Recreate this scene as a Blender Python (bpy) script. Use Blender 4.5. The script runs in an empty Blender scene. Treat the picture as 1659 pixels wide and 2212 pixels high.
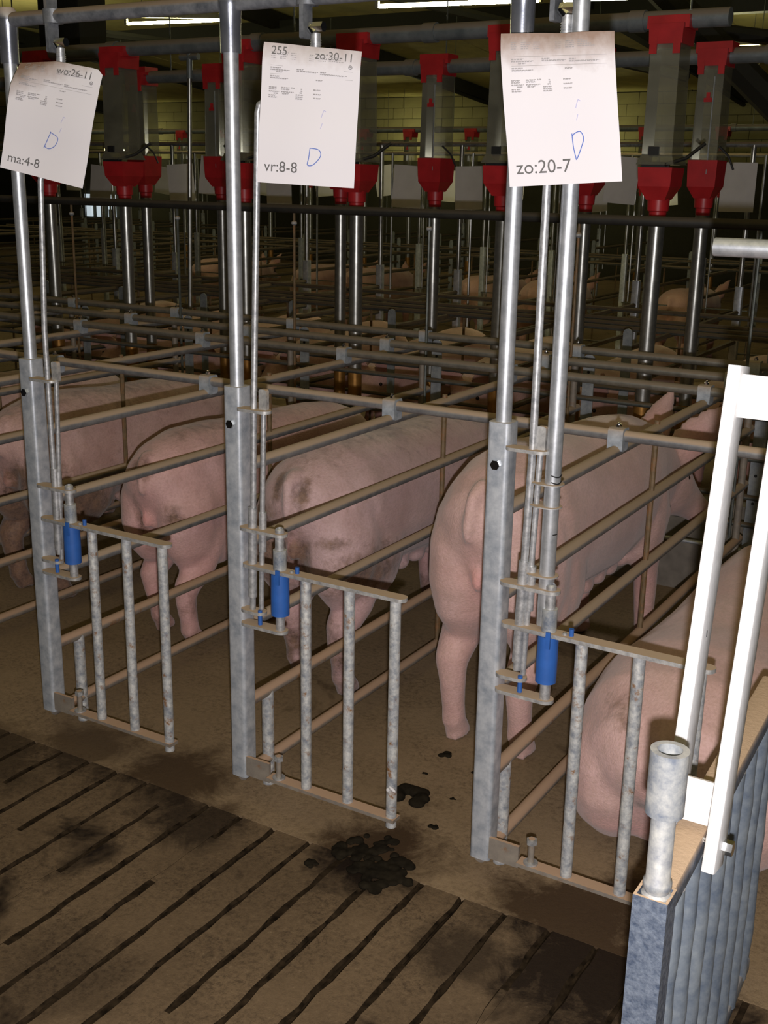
import bpy, bmesh, math, random
import numpy as np
from mathutils import Vector, Matrix, Quaternion

sc = bpy.context.scene
COL = sc.collection
rnd = random.Random(7)

# ---------------------------------------------------------------- camera
CAM = Vector((2.36848, -2.10732, 1.59618))
FWD = Vector((-0.49400, 0.82328, -0.27959))
RGT = Vector((0.85474, 0.51877, 0.01735))
UPV = Vector((-0.15932, 0.23041, 0.95996))
cd = bpy.data.cameras.new('camera')
cam = bpy.data.objects.new('camera', cd)
COL.objects.link(cam)
m = Matrix((RGT, UPV, -FWD)).transposed().to_4x4()
m.translation = CAM
cam.matrix_world = m
cd.sensor_fit = 'HORIZONTAL'
cd.sensor_width = 36.0
cd.lens = 2473.32 * 36.0 / 1659.0
cd.clip_start = 0.02
sc.camera = cam

# ---------------------------------------------------------------- world, flash, exposure
w = bpy.data.worlds.new('barn_air')
sc.world = w
w.use_nodes = True
w.node_tree.nodes['Background'].inputs[0].default_value = (0.55, 0.56, 0.62, 1)
w.node_tree.nodes['Background'].inputs[1].default_value = 0.010
fl = bpy.data.lights.new('camera_flash', 'POINT')
fl.energy = 235
fl.color = (1.0, 0.96, 0.98)
fl.shadow_soft_size = 0.012
flo = bpy.data.objects.new('camera_flash', fl)
flo.location = CAM + RGT * 0.012 - UPV * 0.078 + FWD * 0.02
COL.objects.link(flo)
sc.view_settings.view_transform = 'Standard'
sc.view_settings.look = 'None'
sc.view_settings.gamma = 1
sc.view_settings.exposure = 0.0
sc.view_settings.use_curve_mapping = False
sc.cycles.use_denoising = True
sc.cycles.max_bounces = 6
sc.cycles.transparent_max_bounces = 12
sc.cycles.sample_clamp_indirect = 3.0

# ---------------------------------------------------------------- materials
def srgb(r, g, b):
    f = lambda c: ((c / 255 + 0.055) / 1.055) ** 2.4 if c > 10 else c / 255 / 12.92
    return (f(r), f(g), f(b), 1)

class NT:
    def __init__(s, name):
        s.m = bpy.data.materials.new(name); s.m.use_nodes = True
        s.n = s.m.node_tree.nodes; s.l = s.m.node_tree.links
        s.b = s.n['Principled BSDF']; s.out = s.n['Material Output']
    def node(s, t, **k):
        x = s.n.new(t)
        for a, v in k.items(): setattr(x, a, v)
        return x
    def put(s, sock, v):
        if isinstance(v, bpy.types.NodeSocket): s.l.new(v, sock)
        else:
            if sock.type == 'RGBA' and len(v) == 3: v = (*v, 1)
            sock.default_value = v
    def noise(s, scale, detail=4, rough=.55, coord='Object', dist=0.0, stretch=None):
        src = s.node('ShaderNodeNewGeometry').outputs['Position'] if coord == 'Pos' else s.node('ShaderNodeTexCoord').outputs[coord]
        if stretch:
            mp = s.node('ShaderNodeMapping'); mp.inputs['Scale'].default_value = stretch
            s.l.new(src, mp.inputs[0]); src = mp.outputs[0]
        x = s.node('ShaderNodeTexNoise'); x.inputs['Scale'].default_value = scale
        x.inputs['Detail'].default_value = detail; x.inputs['Roughness'].default_value = rough
        x.inputs['Distortion'].default_value = dist
        s.l.new(src, x.inputs['Vector']); return x.outputs['Fac']
    def ramp(s, v, *stops):
        x = s.node('ShaderNodeValToRGB'); e = x.color_ramp.elements
        for i, (p, c) in enumerate(stops):
            el = e[i] if i < 2 else e.new(p)
            el.position = p; el.color = c if len(c) == 4 else (*c, 1)
        s.put(x.inputs[0], v); return x.outputs[0]
    def mix(s, f, a, b):
        x = s.node('ShaderNodeMix', data_type='RGBA')
        s.put(x.inputs[0], f); s.put(x.inputs[6], a); s.put(x.inputs[7], b); return x.outputs[2]
    def math(s, op, a, b=0.0):
        x = s.node('ShaderNodeMath', operation=op); x.use_clamp = op not in ('SUBTRACT',)
        s.put(x.inputs[0], a); s.put(x.inputs[1], b); return x.outputs[0]
    def up(s, lo=.02, hi=.38):                       # dust settles on faces that look up
        g = s.node('ShaderNodeNewGeometry'); sp = s.node('ShaderNodeSeparateXYZ')
        s.l.new(g.outputs['True Normal' if False else 'Normal'], sp.inputs[0])
        r = s.node('ShaderNodeMapRange'); r.inputs[1].default_value = lo; r.inputs[2].default_value = hi
        s.l.new(sp.outputs[2], r.inputs[0]); return r.outputs[0]
    def pz(s, lo, hi):
        g = s.node('ShaderNodeNewGeometry'); sp = s.node('ShaderNodeSeparateXYZ')
        s.l.new(g.outputs['Position'], sp.inputs[0])
        r = s.node('ShaderNodeMapRange'); r.inputs[1].default_value = lo; r.inputs[2].default_value = hi
        s.l.new(sp.outputs[2], r.inputs[0]); return r.outputs[0]
    def bump(s, h, strength=.3, dist=.003):
        x = s.node('ShaderNodeBump'); x.inputs['Strength'].default_value = strength
        x.inputs['Distance'].default_value = dist
        s.l.new(h, x.inputs['Height']); s.l.new(x.outputs[0], s.b.inputs['Normal'])
    def set(s, **k):
        for a, v in k.items(): s.put(s.b.inputs[a.replace('_', ' ')], v)
        return s.m

def mat_plain(name, col, rough=.6, metal=0.0, var=.12, scale=30):
    t = NT(name); n = t.noise(scale)
    c0 = tuple(c * (1 - var) for c in col[:3]); c1 = tuple(min(1, c * (1 + var)) for c in col[:3])
    return t.set(Base_Color=t.ramp(n, (.3, c0), (.7, c1)), Roughness=rough, Metallic=metal)

DUST = srgb(178, 154, 128)
def mat_galv(name, lo, hi, metal, rough, dust=1.0, dustcol=DUST, spangle=60, rust=None, stretch=None, bump=.15):
    t = NT(name)
    n = t.noise(spangle, 5, .65, stretch=stretch)
    c = t.ramp(n, (.32, lo), (.68, hi))
    if rust:
        a = t.ramp(t.noise(rust[0], 6, .7), (rust[1], (0, 0, 0)), (rust[1] + .12, (1, 1, 1)))
        c = t.mix(a, c, srgb(132, 96, 62))
        metal = t.mix(a, (metal,) * 3 + (1,), (0.05, .05, .05, 1))
    d = t.math('MULTIPLY', t.up(), dust)
    c = t.mix(d, c, dustcol)
    mm = t.mix(d, metal if isinstance(metal, bpy.types.NodeSocket) else (metal,) * 3 + (1,), (0, 0, 0, 1))
    rr = t.mix(d, (rough,) * 3 + (1,), (.9, .9, .9, 1))
    if bump: t.bump(n, bump, .002)
    return t.set(Base_Color=c, Metallic=mm, Roughness=rr)

M = {}
M['pipe'] = mat_galv('bright_galvanised_pipe', srgb(176, 180, 184), srgb(214, 216, 218), .68, .40, 0, spangle=40, bump=.08)
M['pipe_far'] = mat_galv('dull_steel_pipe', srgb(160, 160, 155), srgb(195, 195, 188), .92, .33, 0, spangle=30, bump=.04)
M['zinc'] = mat_galv('matt_zinc_tube', srgb(152, 160, 170), srgb(212, 215, 218), .42, .40, .5, spangle=24, rust=None, bump=.12)
M['rod'] = mat_galv('zinc_rod', srgb(150, 152, 155), srgb(215, 215, 214), .6, .42, 0, spangle=70, bump=.1)
M['plate'] = mat_galv('dusty_zinc_plate', srgb(150, 150, 150), srgb(205, 203, 198), .45, .45, 1, spangle=60, bump=.08)
M['rail'] = mat_galv('dusty_rail', srgb(112, 113, 116), srgb(150, 150, 148), .35, .45, 1, dustcol=srgb(170, 148, 124), spangle=25, bump=.08)
M['rail_dim'] = mat_galv('grey_dusty_rail', srgb(118, 118, 110), srgb(150, 148, 138), .55, .40, .85, dustcol=srgb(126, 110, 90), spangle=25, bump=.05)
M['rail_far'] = mat_galv('dimmed_dusty_rail', srgb(84, 88, 84), srgb(116, 120, 114), .55, .45, 1, dustcol=srgb(92, 78, 60), spangle=25, bump=0)  # metal and dust coloured darker to imitate the weak light farther back
M['rail_rusty'] = mat_galv('rusty_dusty_rail', srgb(120, 112, 104), srgb(150, 140, 126), .2, .6, 1, dustcol=srgb(172, 142, 116), spangle=22, rust=(16, .56), bump=.2)
M['stile'] = mat_galv('rusted_bar', srgb(96, 78, 52), srgb(128, 108, 80), .1, .6, .5, spangle=30, rust=(25, .5), bump=.3)
M['gatebar'] = mat_galv('speckled_gate_bar', srgb(135, 140, 148), srgb(215, 214, 208), .3, .55, .6, spangle=55, rust=(34, .55), bump=.35)
M['header'] = mat_galv('grimy_header', srgb(88, 92, 98), srgb(140, 142, 145), .4, .5, 1, dustcol=srgb(120, 104, 86), spangle=28, bump=.2)
M['elbow'] = mat_galv('shiny_fitting', srgb(150, 155, 168), srgb(200, 203, 210), .85, .25, .7, spangle=15, bump=.25)
M['chrome'] = mat_plain('chrome_bolt', (.7, .7, .68), .15, 1.0, .05)
M['blue'] = mat_plain('blue_plastic', srgb(44, 92, 165), .5, 0, .12, 25)
M['red'] = mat_plain('red_plastic', (.42, .018, .022), .4, 0, .15, 14)
M['black'] = mat_plain('black_plastic', (.012, .012, .013), .5)
M['darkpipe'] = mat_galv('dark_water_pipe', (.02, .02, .019), (.035, .034, .03), .1, .55, .55, dustcol=srgb(84, 72, 58), spangle=20, bump=0)
M['convey'] = mat_galv('grey_conveyor_tube', srgb(92, 100, 104), srgb(128, 134, 136), .3, .42, .9, dustcol=srgb(118, 106, 92), spangle=12, bump=0)
M['clamp'] = mat_galv('grey_clamp', srgb(140, 148, 156), srgb(182, 188, 194), .15, .55, .8, spangle=40, bump=.1)
M['strip'] = mat_galv('grey_zinc_strip', srgb(128, 134, 138), srgb(165, 168, 170), .35, .5, 0, spangle=30, bump=.1)
M['whitebar'] = mat_galv('clean_zinc_flat', srgb(212, 212, 213), srgb(232, 232, 232), .1, .5, .6, dustcol=srgb(190, 170, 145), spangle=45, bump=.08)
M['heavy'] = mat_galv('weathered_zinc', srgb(74, 86, 106), srgb(128, 138, 152), .35, .45, 1, dustcol=srgb(190, 162, 132), spangle=110, bump=.7)
M['heavy2'] = mat_galv('weathered_zinc_bar', srgb(88, 100, 116), srgb(134, 142, 148), .25, .55, .3, spangle=22, bump=.6)
M['socket'] = mat_galv('mottled_zinc_socket', srgb(120, 128, 140), srgb(196, 196, 190), .3, .45, .25, dustcol=srgb(196, 184, 164), spangle=38, bump=.25)
M['orange'] = mat_plain('rusted_steel', (.40, .20, .05), .4, .7, .35, 20)
M['concrete'] = mat_plain('trough_concrete', srgb(120, 112, 102), .85, 0, .2, 18)
M['ink'] = mat_plain('black_ink', (.13, .125, .12), .8, 0, 0)
M['fine'] = mat_plain('grey_fine_print', (.36, .34, .34), .8, 0, 0)
M['pen'] = mat_plain('blue_pen', (.10, .17, .50), .8, 0, 0)
M['penf'] = mat_plain('faint_blue_pen', (.48, .47, .66), .8, 0, 0)
M['dung'] = mat_plain('dark_dung', (.013, .010, .006), .95, 0, .5, 45); M['dung'].node_tree.nodes['Principled BSDF'].inputs['Specular IOR Level'].default_value = .08
M['eye'] = mat_plain('dark_wet_eye', (.02, .012, .01), .1)
M['hoof'] = mat_plain('horn_hoof', srgb(120, 92, 70), .6, 0, .25, 40)
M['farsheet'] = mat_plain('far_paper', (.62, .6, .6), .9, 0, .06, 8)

def mat_paper(name, strength, corner=False):
    t = NT(name)
    tc = t.node('ShaderNodeTexCoord'); sp = t.node('ShaderNodeSeparateXYZ'); t.l.new(tc.outputs['UV'], sp.inputs[0])
    n = t.noise(7, 4, .6, coord='UV')
    v = t.math('ADD', sp.outputs[1], t.math('MULTIPLY', n, .22)); v.node.use_clamp = False
    if corner: a_ = t.math('ADD', v, .17); a_.node.use_clamp = False; v = t.math('SUBTRACT', a_, t.math('MULTIPLY', sp.outputs[0], .42)); v.node.use_clamp = False
    r = t.node('ShaderNodeMapRange'); r.inputs[1].default_value = strength[0]; r.inputs[2].default_value = strength[1]
    t.put(r.inputs[0], v)
    c = t.mix(t.math('MULTIPLY', r.outputs[0], strength[2]), (.76, .725, .745, 1), srgb(138, 106, 84))
    return t.set(Base_Color=c, Roughness=.85)
M['paper'] = mat_paper('record_paper', (.86, 1.16, .95), True)
M['paper2'] = mat_paper('record_paper_cleaner', (.96, 1.22, .7))
M['paper3'] = mat_paper('record_paper_stained', (.86, 1.10, .85))

STAINS = [(.44, .02, .22, .9), (.64, -.12, .17, .8), (1.10, .02, .21, 1), (1.02, -.03, .10, .9), (1.62, .02, .26, .95), (1.72, -.12, .3, .95), (1.45, -.22, .14, .7), (1.68, .2, .12, .9), (.10, .02, .2, .7), (-.1, -.2, .3, .6), (.78, -.72, .2, .4)]
def mat_floor(name, dark, mid, light, wet, pz=None):
    t = NT(name)
    n1 = t.noise(2.2, 5, .6, coord='Pos'); n2 = t.noise(62, 5, .85, coord='Pos'); n3 = t.noise(2.3, 5, .65, coord='Pos', dist=.6)
    base = t.ramp(n1, (.3, mid), (.72, light))
    sp = t.ramp(n2, (.36, (0, 0, 0)), (.54, (1, 1, 1)))
    pt = t.ramp(t.noise(5, 4, .6, coord='Pos'), (.38, (.25,) * 3), (.62, (.85,) * 3))
    base = t.mix(t.math('MULTIPLY', t.math('SUBTRACT', 1.0, sp), pt), base, t.mix(.25, dark, base))
    base = t.mix(t.math('MULTIPLY', t.ramp(n2, (.6, (0,) * 3), (.75, (1,) * 3)), .45), base, srgb(160, 140, 112))
    n4 = t.noise(7, 8, .74, coord='Pos', dist=.5)
    wf = t.ramp(n3, (wet, (1, 1, 1)), (wet + .1, (0, 0, 0)))
    for (x, y, r, a) in STAINS:                       # spilled slurry and trodden dung
        g = t.node('ShaderNodeNewGeometry'); d = t.node('ShaderNodeVectorMath', operation='DISTANCE')
        t.l.new(g.outputs['Position'], d.inputs[0]); d.inputs[1].default_value = (x, y, 0)
        q = t.math('MULTIPLY', d.outputs['Value'], 1 / r); q.node.use_clamp = False
        x_ = t.node('ShaderNodeMath', operation='MULTIPLY_ADD'); t.l.new(n4, x_.inputs[0]); x_.inputs[1].default_value = 1.9; x_.inputs[2].default_value = -.95
        y_ = t.node('ShaderNodeMath', operation='ADD'); t.l.new(x_.outputs[0], y_.inputs[0]); t.l.new(q.node.outputs[0], y_.inputs[1])
        f = t.ramp(y_.outputs[0], (.45, (a, a, a)), (.95, (0, 0, 0)))
        wf = t.math('MAXIMUM', wf, f)
    c = t.mix(wf, base, dark)
    t.bump(n2, .5, .004)
    return t.set(Base_Color=c, Roughness=t.ramp(wf, (0, (.85,) * 3), (1, (.6,) * 3)), Specular_IOR_Level=.25)
M['floor'] = mat_floor('stall_floor_concrete', srgb(66, 50, 34), srgb(126, 106, 80), srgb(150, 128, 100), .30)
M['slat'] = mat_floor('slat_concrete', srgb(27, 18, 11), srgb(90, 73, 53), srgb(116, 96, 72), .37)
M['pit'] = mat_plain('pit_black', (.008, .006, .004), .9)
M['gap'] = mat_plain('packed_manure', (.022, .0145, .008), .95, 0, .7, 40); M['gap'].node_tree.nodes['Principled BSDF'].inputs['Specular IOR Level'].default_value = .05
M['block'] = mat_plain('painted_block', srgb(158, 152, 108), .8, 0, .12, 3)
M['mortar'] = mat_plain('block_joint', srgb(60, 58, 44), .9)
M['ceil'] = mat_plain('ceiling_board', srgb(226, 216, 150), .85, 0, .15, 3)
M['beam'] = mat_plain('dark_beam', (.012, .012, .010), .7)

def mat_emit(name, col, s):
    t = NT(name); t.set(Base_Color=(.8, .8, .75, 1), Emission_Color=(*col, 1), Emission_Strength=s); return t.m
M['tube'] = mat_emit('fluorescent_tube', (1.0, .94, .50), 95)
M['lampbody'] = mat_plain('lamp_body', srgb(160, 158, 140), .5)
M['window'] = mat_emit('daylight_pane', (.72, .85, .95), .62)

t = NT('clear_acrylic')
tr = t.node('ShaderNodeBsdfTransparent'); tr.inputs[0].default_value = (.86, .86, .80, 1)
gl = t.node('ShaderNodeBsdfGlossy'); gl.inputs[0].default_value = (.8, .8, .75, 1); gl.inputs[1].default_value = .12
df = t.node('ShaderNodeBsdfDiffuse'); df.inputs[0].default_value = (.33, .32, .25, 1)
m1 = t.node('ShaderNodeMixShader'); m2 = t.node('ShaderNodeMixShader')
t.put(m1.inputs[0], t.ramp(t.noise(9, 4, .6), (.3, (.22,) * 3), (.75, (.46,) * 3))); t.l.new(tr.outputs[0], m1.inputs[1]); t.l.new(df.outputs[0], m1.inputs[2])
fr = t.node('ShaderNodeFresnel'); fr.inputs[0].default_value = 1.45
t.l.new(fr.outputs[0], m2.inputs[0]); t.l.new(m1.outputs[0], m2.inputs[1]); t.l.new(gl.outputs[0], m2.inputs[2])
t.l.new(m2.outputs[0], t.out.inputs[0])
M['acrylic'] = t.m

def mat_pig(name, dirt, hue=(1, 1, 1)):
    t = NT(name)
    k = lambda c: tuple(a * b for a, b in zip(c[:3], hue))
    c = t.ramp(t.noise(5, 5, .6), (.3, k((.56, .335, .305))), (.7, k((.74, .485, .455))))
    at = t.node('ShaderNodeAttribute'); at.attribute_name = 'blush'
    c = t.mix(at.outputs['Fac'], c, k((.76, .36, .335)))
    ad = t.node('ShaderNodeAttribute'); ad.attribute_name = 'grime'
    n = t.noise(13, 6, .7, dist=.4); c = t.mix(t.math('MULTIPLY', t.ramp(t.noise(9, 5, .7, dist=.8), (.45, (0,) * 3), (.75, (1,) * 3)), .35), c, k((.42, .30, .22)))
    g = t.math('ADD', t.math('MULTIPLY', ad.outputs['Fac'], .46), t.math('MULTIPLY', t.noise(24, 7, .75, dist=.3), .74))
    f = t.ramp(g, (dirt, (0, 0, 0)), (dirt + .26, (.85,) * 3))
    c = t.mix(f, c, t.mix(t.ramp(t.noise(19, 5, .7), (.4, (0,) * 3), (.6, (1,) * 3)), srgb(66, 48, 30), srgb(122, 92, 62)))
    sp = t.ramp(t.noise(46, 3, .6), (.70, (0, 0, 0)), (.76, (.6,) * 3))
    c = t.mix(t.math('MULTIPLY', sp, ad.outputs['Fac']), c, (.03, .022, .016, 1))
    # short pale bristles: fine relief only
    fine = t.noise(120, 3, .6); c = t.mix(t.math('MULTIPLY', t.ramp(fine, (.35, (1,) * 3), (.6, (0,) * 3)), .30), c, k((.40, .24, .18)))
    h = t.math('ADD', t.math('MULTIPLY', t.noise(210, 2, .5, stretch=(1, .25, 1)), .45), t.math('MULTIPLY', t.noise(22, 4, .6), .55))
    t.bump(h, .55, .006)
    return t.set(Base_Color=c, Roughness=.62, Specular_IOR_Level=.3, Sheen_Weight=.25, Sheen_Roughness=.5)
M['pigA'] = mat_pig('muddy_sow_skin', .41, (.95, .95, .92))
M['pigB'] = mat_pig('pink_sow_skin', .48, (1.0, .95, .95))
M['pigC'] = mat_pig('grey_pink_sow_skin', .44, (.88, .93, .98))
M['pigD'] = mat_pig('clean_sow_skin', .62, (.98, 1.0, .98))
M['pigG'] = mat_pig('near_far_sow_skin', .58, (.98, .92, .88))
M['pigF'] = mat_pig('dimmed_far_sow_skin', .58, (.72, .66, .58))  # low light of the third row put into the skin colour

# ---------------------------------------------------------------- mesh helpers
class MB:
    def __init__(s): s.v = []; s.f = []; s.uv = None
    def add(s, vs, fs):
        o = len(s.v); s.v += [tuple(v) for v in vs]; s.f += [tuple(i + o for i in f) for f in fs]; return s
    def box(s, c, d, R=None):
        c = Vector(c); h = Vector(d) / 2
        vs = []
        for x in (-1, 1):
            for y in (-1, 1):
                for z in (-1, 1):
                    p = Vector((x * h.x, y * h.y, z * h.z))
                    if R: p = R @ p
                    vs.append(c + p)
        return s.add(vs, [(0, 1, 3, 2), (4, 6, 7, 5), (0, 4, 5, 1), (2, 3, 7, 6), (0, 2, 6, 4), (1, 5, 7, 3)])
    def bbox(s, x0, x1, y0, y1, z0, z1):
        return s.box(((x0 + x1) / 2, (y0 + y1) / 2, (z0 + z1) / 2), (x1 - x0, y1 - y0, z1 - z0))
    def rbox(s, c, d, b, n=3, axis=2, R=None):
        """box rounded on the four edges along axis"""
        c = Vector(c); dx, dy, dz = d
        A = {2: (0, 1, 2), 1: (0, 2, 1), 0: (1, 2, 0)}[axis]
        D = [d[A[0]], d[A[1]], d[A[2]]]
        prof = []
        for (sx, sy, a0) in ((1, 1, 0), (-1, 1, 90), (-1, -1, 180), (1, -1, 270)):
            for k in range(n + 1):
                a = math.radians(a0 + 90 * k / n)
                prof.append((sx * (D[0] / 2 - b) + b * math.cos(a), sy * (D[1] / 2 - b) + b * math.sin(a)))
        N = len(prof); vs = []
        for z in (-D[2] / 2, D[2] / 2):
            for (x, y) in prof:
                p = [0, 0, 0]; p[A[0]] = x; p[A[1]] = y; p[A[2]] = z
                p = Vector(p)
                if R: p = R @ p
                vs.append(c + p)
        fs = [(i, (i + 1) % N, N + (i + 1) % N, N + i) for i in range(N)] + [tuple(range(N))[::-1], tuple(range(N, 2 * N))]
        return s.add(vs, fs)
    def path(s, pts, r, n=10, caps=True):
        pts = [Vector(p) for p in pts]; rs = r if isinstance(r, (list, tuple)) else [r] * len(pts)
        T = []
        for i in range(len(pts)):
            a = pts[max(i - 1, 0)]; b = pts[min(i + 1, len(pts) - 1)]; T.append((b - a).normalized())
        up = Vector((0, 0, 1)) if abs(T[0].z) < .9 else Vector((0, 1, 0))
        u = T[0].cross(up).normalized(); vs = []
        for i, p in enumerate(pts):
            if i: u = (T[i - 1].rotation_difference(T[i]) @ u).normalized()
            w_ = T[i].cross(u)
            for k in range(n):
                a = 2 * math.pi * k / n
                vs.append(p + (u * math.cos(a) + w_ * math.sin(a)) * rs[i])
        fs = []
        for i in range(len(pts) - 1):
            for k in range(n):
                k2 = (k + 1) % n
                fs.append((i * n + k, i * n + k2, (i + 1) * n + k2, (i + 1) * n + k))
        if caps: fs += [tuple(range(n))[::-1], tuple(range((len(pts) - 1) * n, len(pts) * n))]
        return s.add(vs, fs)
    def rod(s, a, b, r, n=12): return s.path([a, b], r, n)
    def ring(s, c, ro, ri, h, n=20):
        """vertical ring (washer / sleeve)"""
        c = Vector(c); vs = []
        for (r, z) in ((ro, 0), (ro, h), (ri, h), (ri, 0)):
            for k in range(n):
                a = 2 * math.pi * k / n; vs.append(c + Vector((r * math.cos(a), r * math.sin(a), z)))
        fs = []
        for j in range(4):
            j2 = (j + 1) % 4
            for k in range(n):
                k2 = (k + 1) % n
                fs.append((j * n + k, j * n + k2, j2 * n + k2, j2 * n + k))
        return s.add(vs, fs)
    def slot(s, x0, x1, y, z, wd, th, round0=True, round1=True, n=8):
        """flat plate along X with round ends"""
        r = wd / 2; prof = []
        if round1: prof += [(x1 - r + r * math.cos(a), y + r * math.sin(a)) for a in [math.pi * (-.5 + k / n) for k in range(n + 1)]]
        else: prof += [(x1, y - r), (x1, y + r)]
        if round0: prof += [(x0 + r + r * math.cos(a), y + r * math.sin(a)) for a in [math.pi * (.5 + k / n) for k in range(n + 1)]]
        else: prof += [(x0, y + r), (x0, y - r)]
        N = len(prof)
        vs = [(p[0], p[1], z - th / 2) for p in prof] + [(p[0], p[1], z + th / 2) for p in prof]
        return s.add(vs, [(i, (i + 1) % N, N + (i + 1) % N, N + i) for i in range(N)] + [tuple(range(N))[::-1], tuple(range(N, 2 * N))])
    def lathe(s, c, prof, n=16):
        c = Vector(c); vs = []
        for (r, z) in prof:
            for k in range(n):
                a = 2 * math.pi * k / n; vs.append(c + Vector((r * math.cos(a), r * math.sin(a), z)))
        fs = [(i * n + k, i * n + (k + 1) % n, (i + 1) * n + (k + 1) % n, (i + 1) * n + k) for i in range(len(prof) - 1) for k in range(n)]
        fs += [tuple(range(n))[::-1], tuple(range((len(prof) - 1) * n, len(prof) * n))]
        return s.add(vs, fs)
    def hexa(s, c, r, h, axis=2, n=6):
        c = Vector(c); vs = []
        for z in (0, h):
            for k in range(n):
                a = 2 * math.pi * k / n; q = [0, 0, 0]
                A = {2: (0, 1, 2), 1: (0, 2, 1), 0: (1, 2, 0)}[axis]
                q[A[0]] = r * math.cos(a); q[A[1]] = r * math.sin(a); q[A[2]] = z
                vs.append(c + Vector(q))
        return s.add(vs, [(i, (i + 1) % n, n + (i + 1) % n, n + i) for i in range(n)] + [tuple(range(n))[::-1], tuple(range(n, 2 * n))])
    def mesh(s, name, mat, origin=(0, 0, 0), smooth=True):
        o = Vector(origin)
        me = bpy.data.meshes.new(name)
        me.from_pydata([tuple(Vector(v) - o) for v in s.v], [], s.f)
        bm = bmesh.new(); bm.from_mesh(me); bmesh.ops.recalc_face_normals(bm, faces=bm.faces); bm.to_mesh(me); bm.free()
        if smooth:
            me.shade_smooth(); me.set_sharp_from_angle(angle=math.radians(38))
        me.materials.append(M[mat] if isinstance(mat, str) else mat)
        return me

def link(name, data, parent=None, loc=(0, 0, 0)):
    o = bpy.data.objects.new(name, data); COL.objects.link(o); o.location = loc
    if parent: o.parent = parent
    return o
def tag(o, label=None, cat=None, group=None, kind=None):
    if label: o['label'] = label
    if cat: o['category'] = cat
    if group: o['group'] = group
    if kind: o['kind'] = kind
    return o
class Thing:
    """an Empty at the base of a thing; parts are given in world coordinates"""
    def __init__(s, name, label, cat, loc, group=None, kind=None):
        s.o = link(name, None, loc=loc); s.base = Vector(loc); tag(s.o, label, cat, group, kind)
    def part(s, name, mb, mat, parent=None, label=None, smooth=True):
        p = link(name, mb.mesh(name, mat, s.base, smooth), parent or s.o)
        if label: p['label'] = label
        return p
def single(name, mb, mat, label, cat, origin, group=None, kind=None, smooth=True):
    return tag(link(name, mb.mesh(name, mat, origin, smooth), None, origin), label, cat, group, kind)
def children(o): return list(KIDS.get(o.name, o.children))
KIDS = {}
def dup(o, loc=None, label=None, parent=None):
    c = o.copy(); COL.objects.link(c); c.parent = parent
    if loc is not None: c.location = loc
    if label: c['label'] = label
    for ch in o.children: dup(ch, parent=c)
    return c
ORD = ['first', 'second', 'third', 'fourth', 'fifth', 'sixth', 'seventh', 'eighth', 'ninth', 'tenth', 'eleventh', 'twelfth', 'thirteenth', 'fourteenth', 'fifteenth', 'sixteenth']

# ================================================================ SETTING
PITCH = .7
# floor of the stalls and the lower far floor
fb = MB().bbox(-3.6, 4.2, -.035, 2.95, -.25, 0.0)
floor = link('floor', fb.mesh('floor', 'floor', (0, 0, 0), False)); floor['kind'] = 'structure'
ff = MB().bbox(-26, 6, 2.95, 19.4, -.45, -.15).bbox(-26, -3.6, -.035, 2.95, -.45, -.15)
o = link('trim_1', ff.mesh('far_floor', 'floor', (0, 0, 0), False)); o['kind'] = 'structure'
# slatted alley: each concrete slat is a piece of the floor
alley = link('floor', None, loc=(0, -.035, 0)); alley['kind'] = 'structure'
smeshes = []
for v in range(5):
    mb = MB(); n = 64; L = 3.2; wd = .108 - .0085
    rr = random.Random(40 + v)
    vs = []; fs = []
    for i in range(n + 1):
        y = -L * i / n
        e0 = rr.uniform(-.0035, .0035); e1 = rr.uniform(-.0035, .0035); dz = rr.uniform(-.0004, .0004)
        vs += [(e0, y, -.09), (e0 - .002, y, -.006), (e0 + .004, y, dz), (wd - .004 + e1, y, dz), (wd + .002 + e1, y, -.006), (wd + e1, y, -.09)]
    for i in range(n):
        for k in range(5):
            a = i * 6 + k; fs.append((a, a + 1, a + 7, a + 6))
    fs += [tuple(range(6)), tuple(range(n * 6, n * 6 + 6))[::-1]]
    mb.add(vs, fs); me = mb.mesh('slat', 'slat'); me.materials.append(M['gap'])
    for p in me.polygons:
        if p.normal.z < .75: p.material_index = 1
    smeshes.append(me)
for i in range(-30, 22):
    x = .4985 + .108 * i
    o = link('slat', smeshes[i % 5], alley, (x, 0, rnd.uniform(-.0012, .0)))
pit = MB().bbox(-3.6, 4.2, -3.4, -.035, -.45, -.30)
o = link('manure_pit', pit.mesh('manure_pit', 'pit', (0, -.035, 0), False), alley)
# manure packed in parts of the gaps: sunk and dark, or trodden level and dry
packs = {'gap': MB(), 'slat': MB()}
for i in range(-30, 22):
    x = .4985 + .108 * i - .0048
    y = .0
    while y > -2.6:
        L = rnd.uniform(.06, .38)
        if rnd.random() < .12 + .22 * (y < -.55):
            packs['slat'].bbox(x - .009, x + .009, y - L, y, -.05, -rnd.uniform(.0006, .002))
        else:
            packs['gap'].bbox(x - .009, x + .009, y - L, y, -.05, -rnd.choice((.0015, .004, .007, .011)))
        y -= L
for k, mb in packs.items():
    o = link('packed_manure', mb.mesh('packed_manure', k, (0, -.035, 0), False), alley); o['kind'] = 'stuff'

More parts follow.
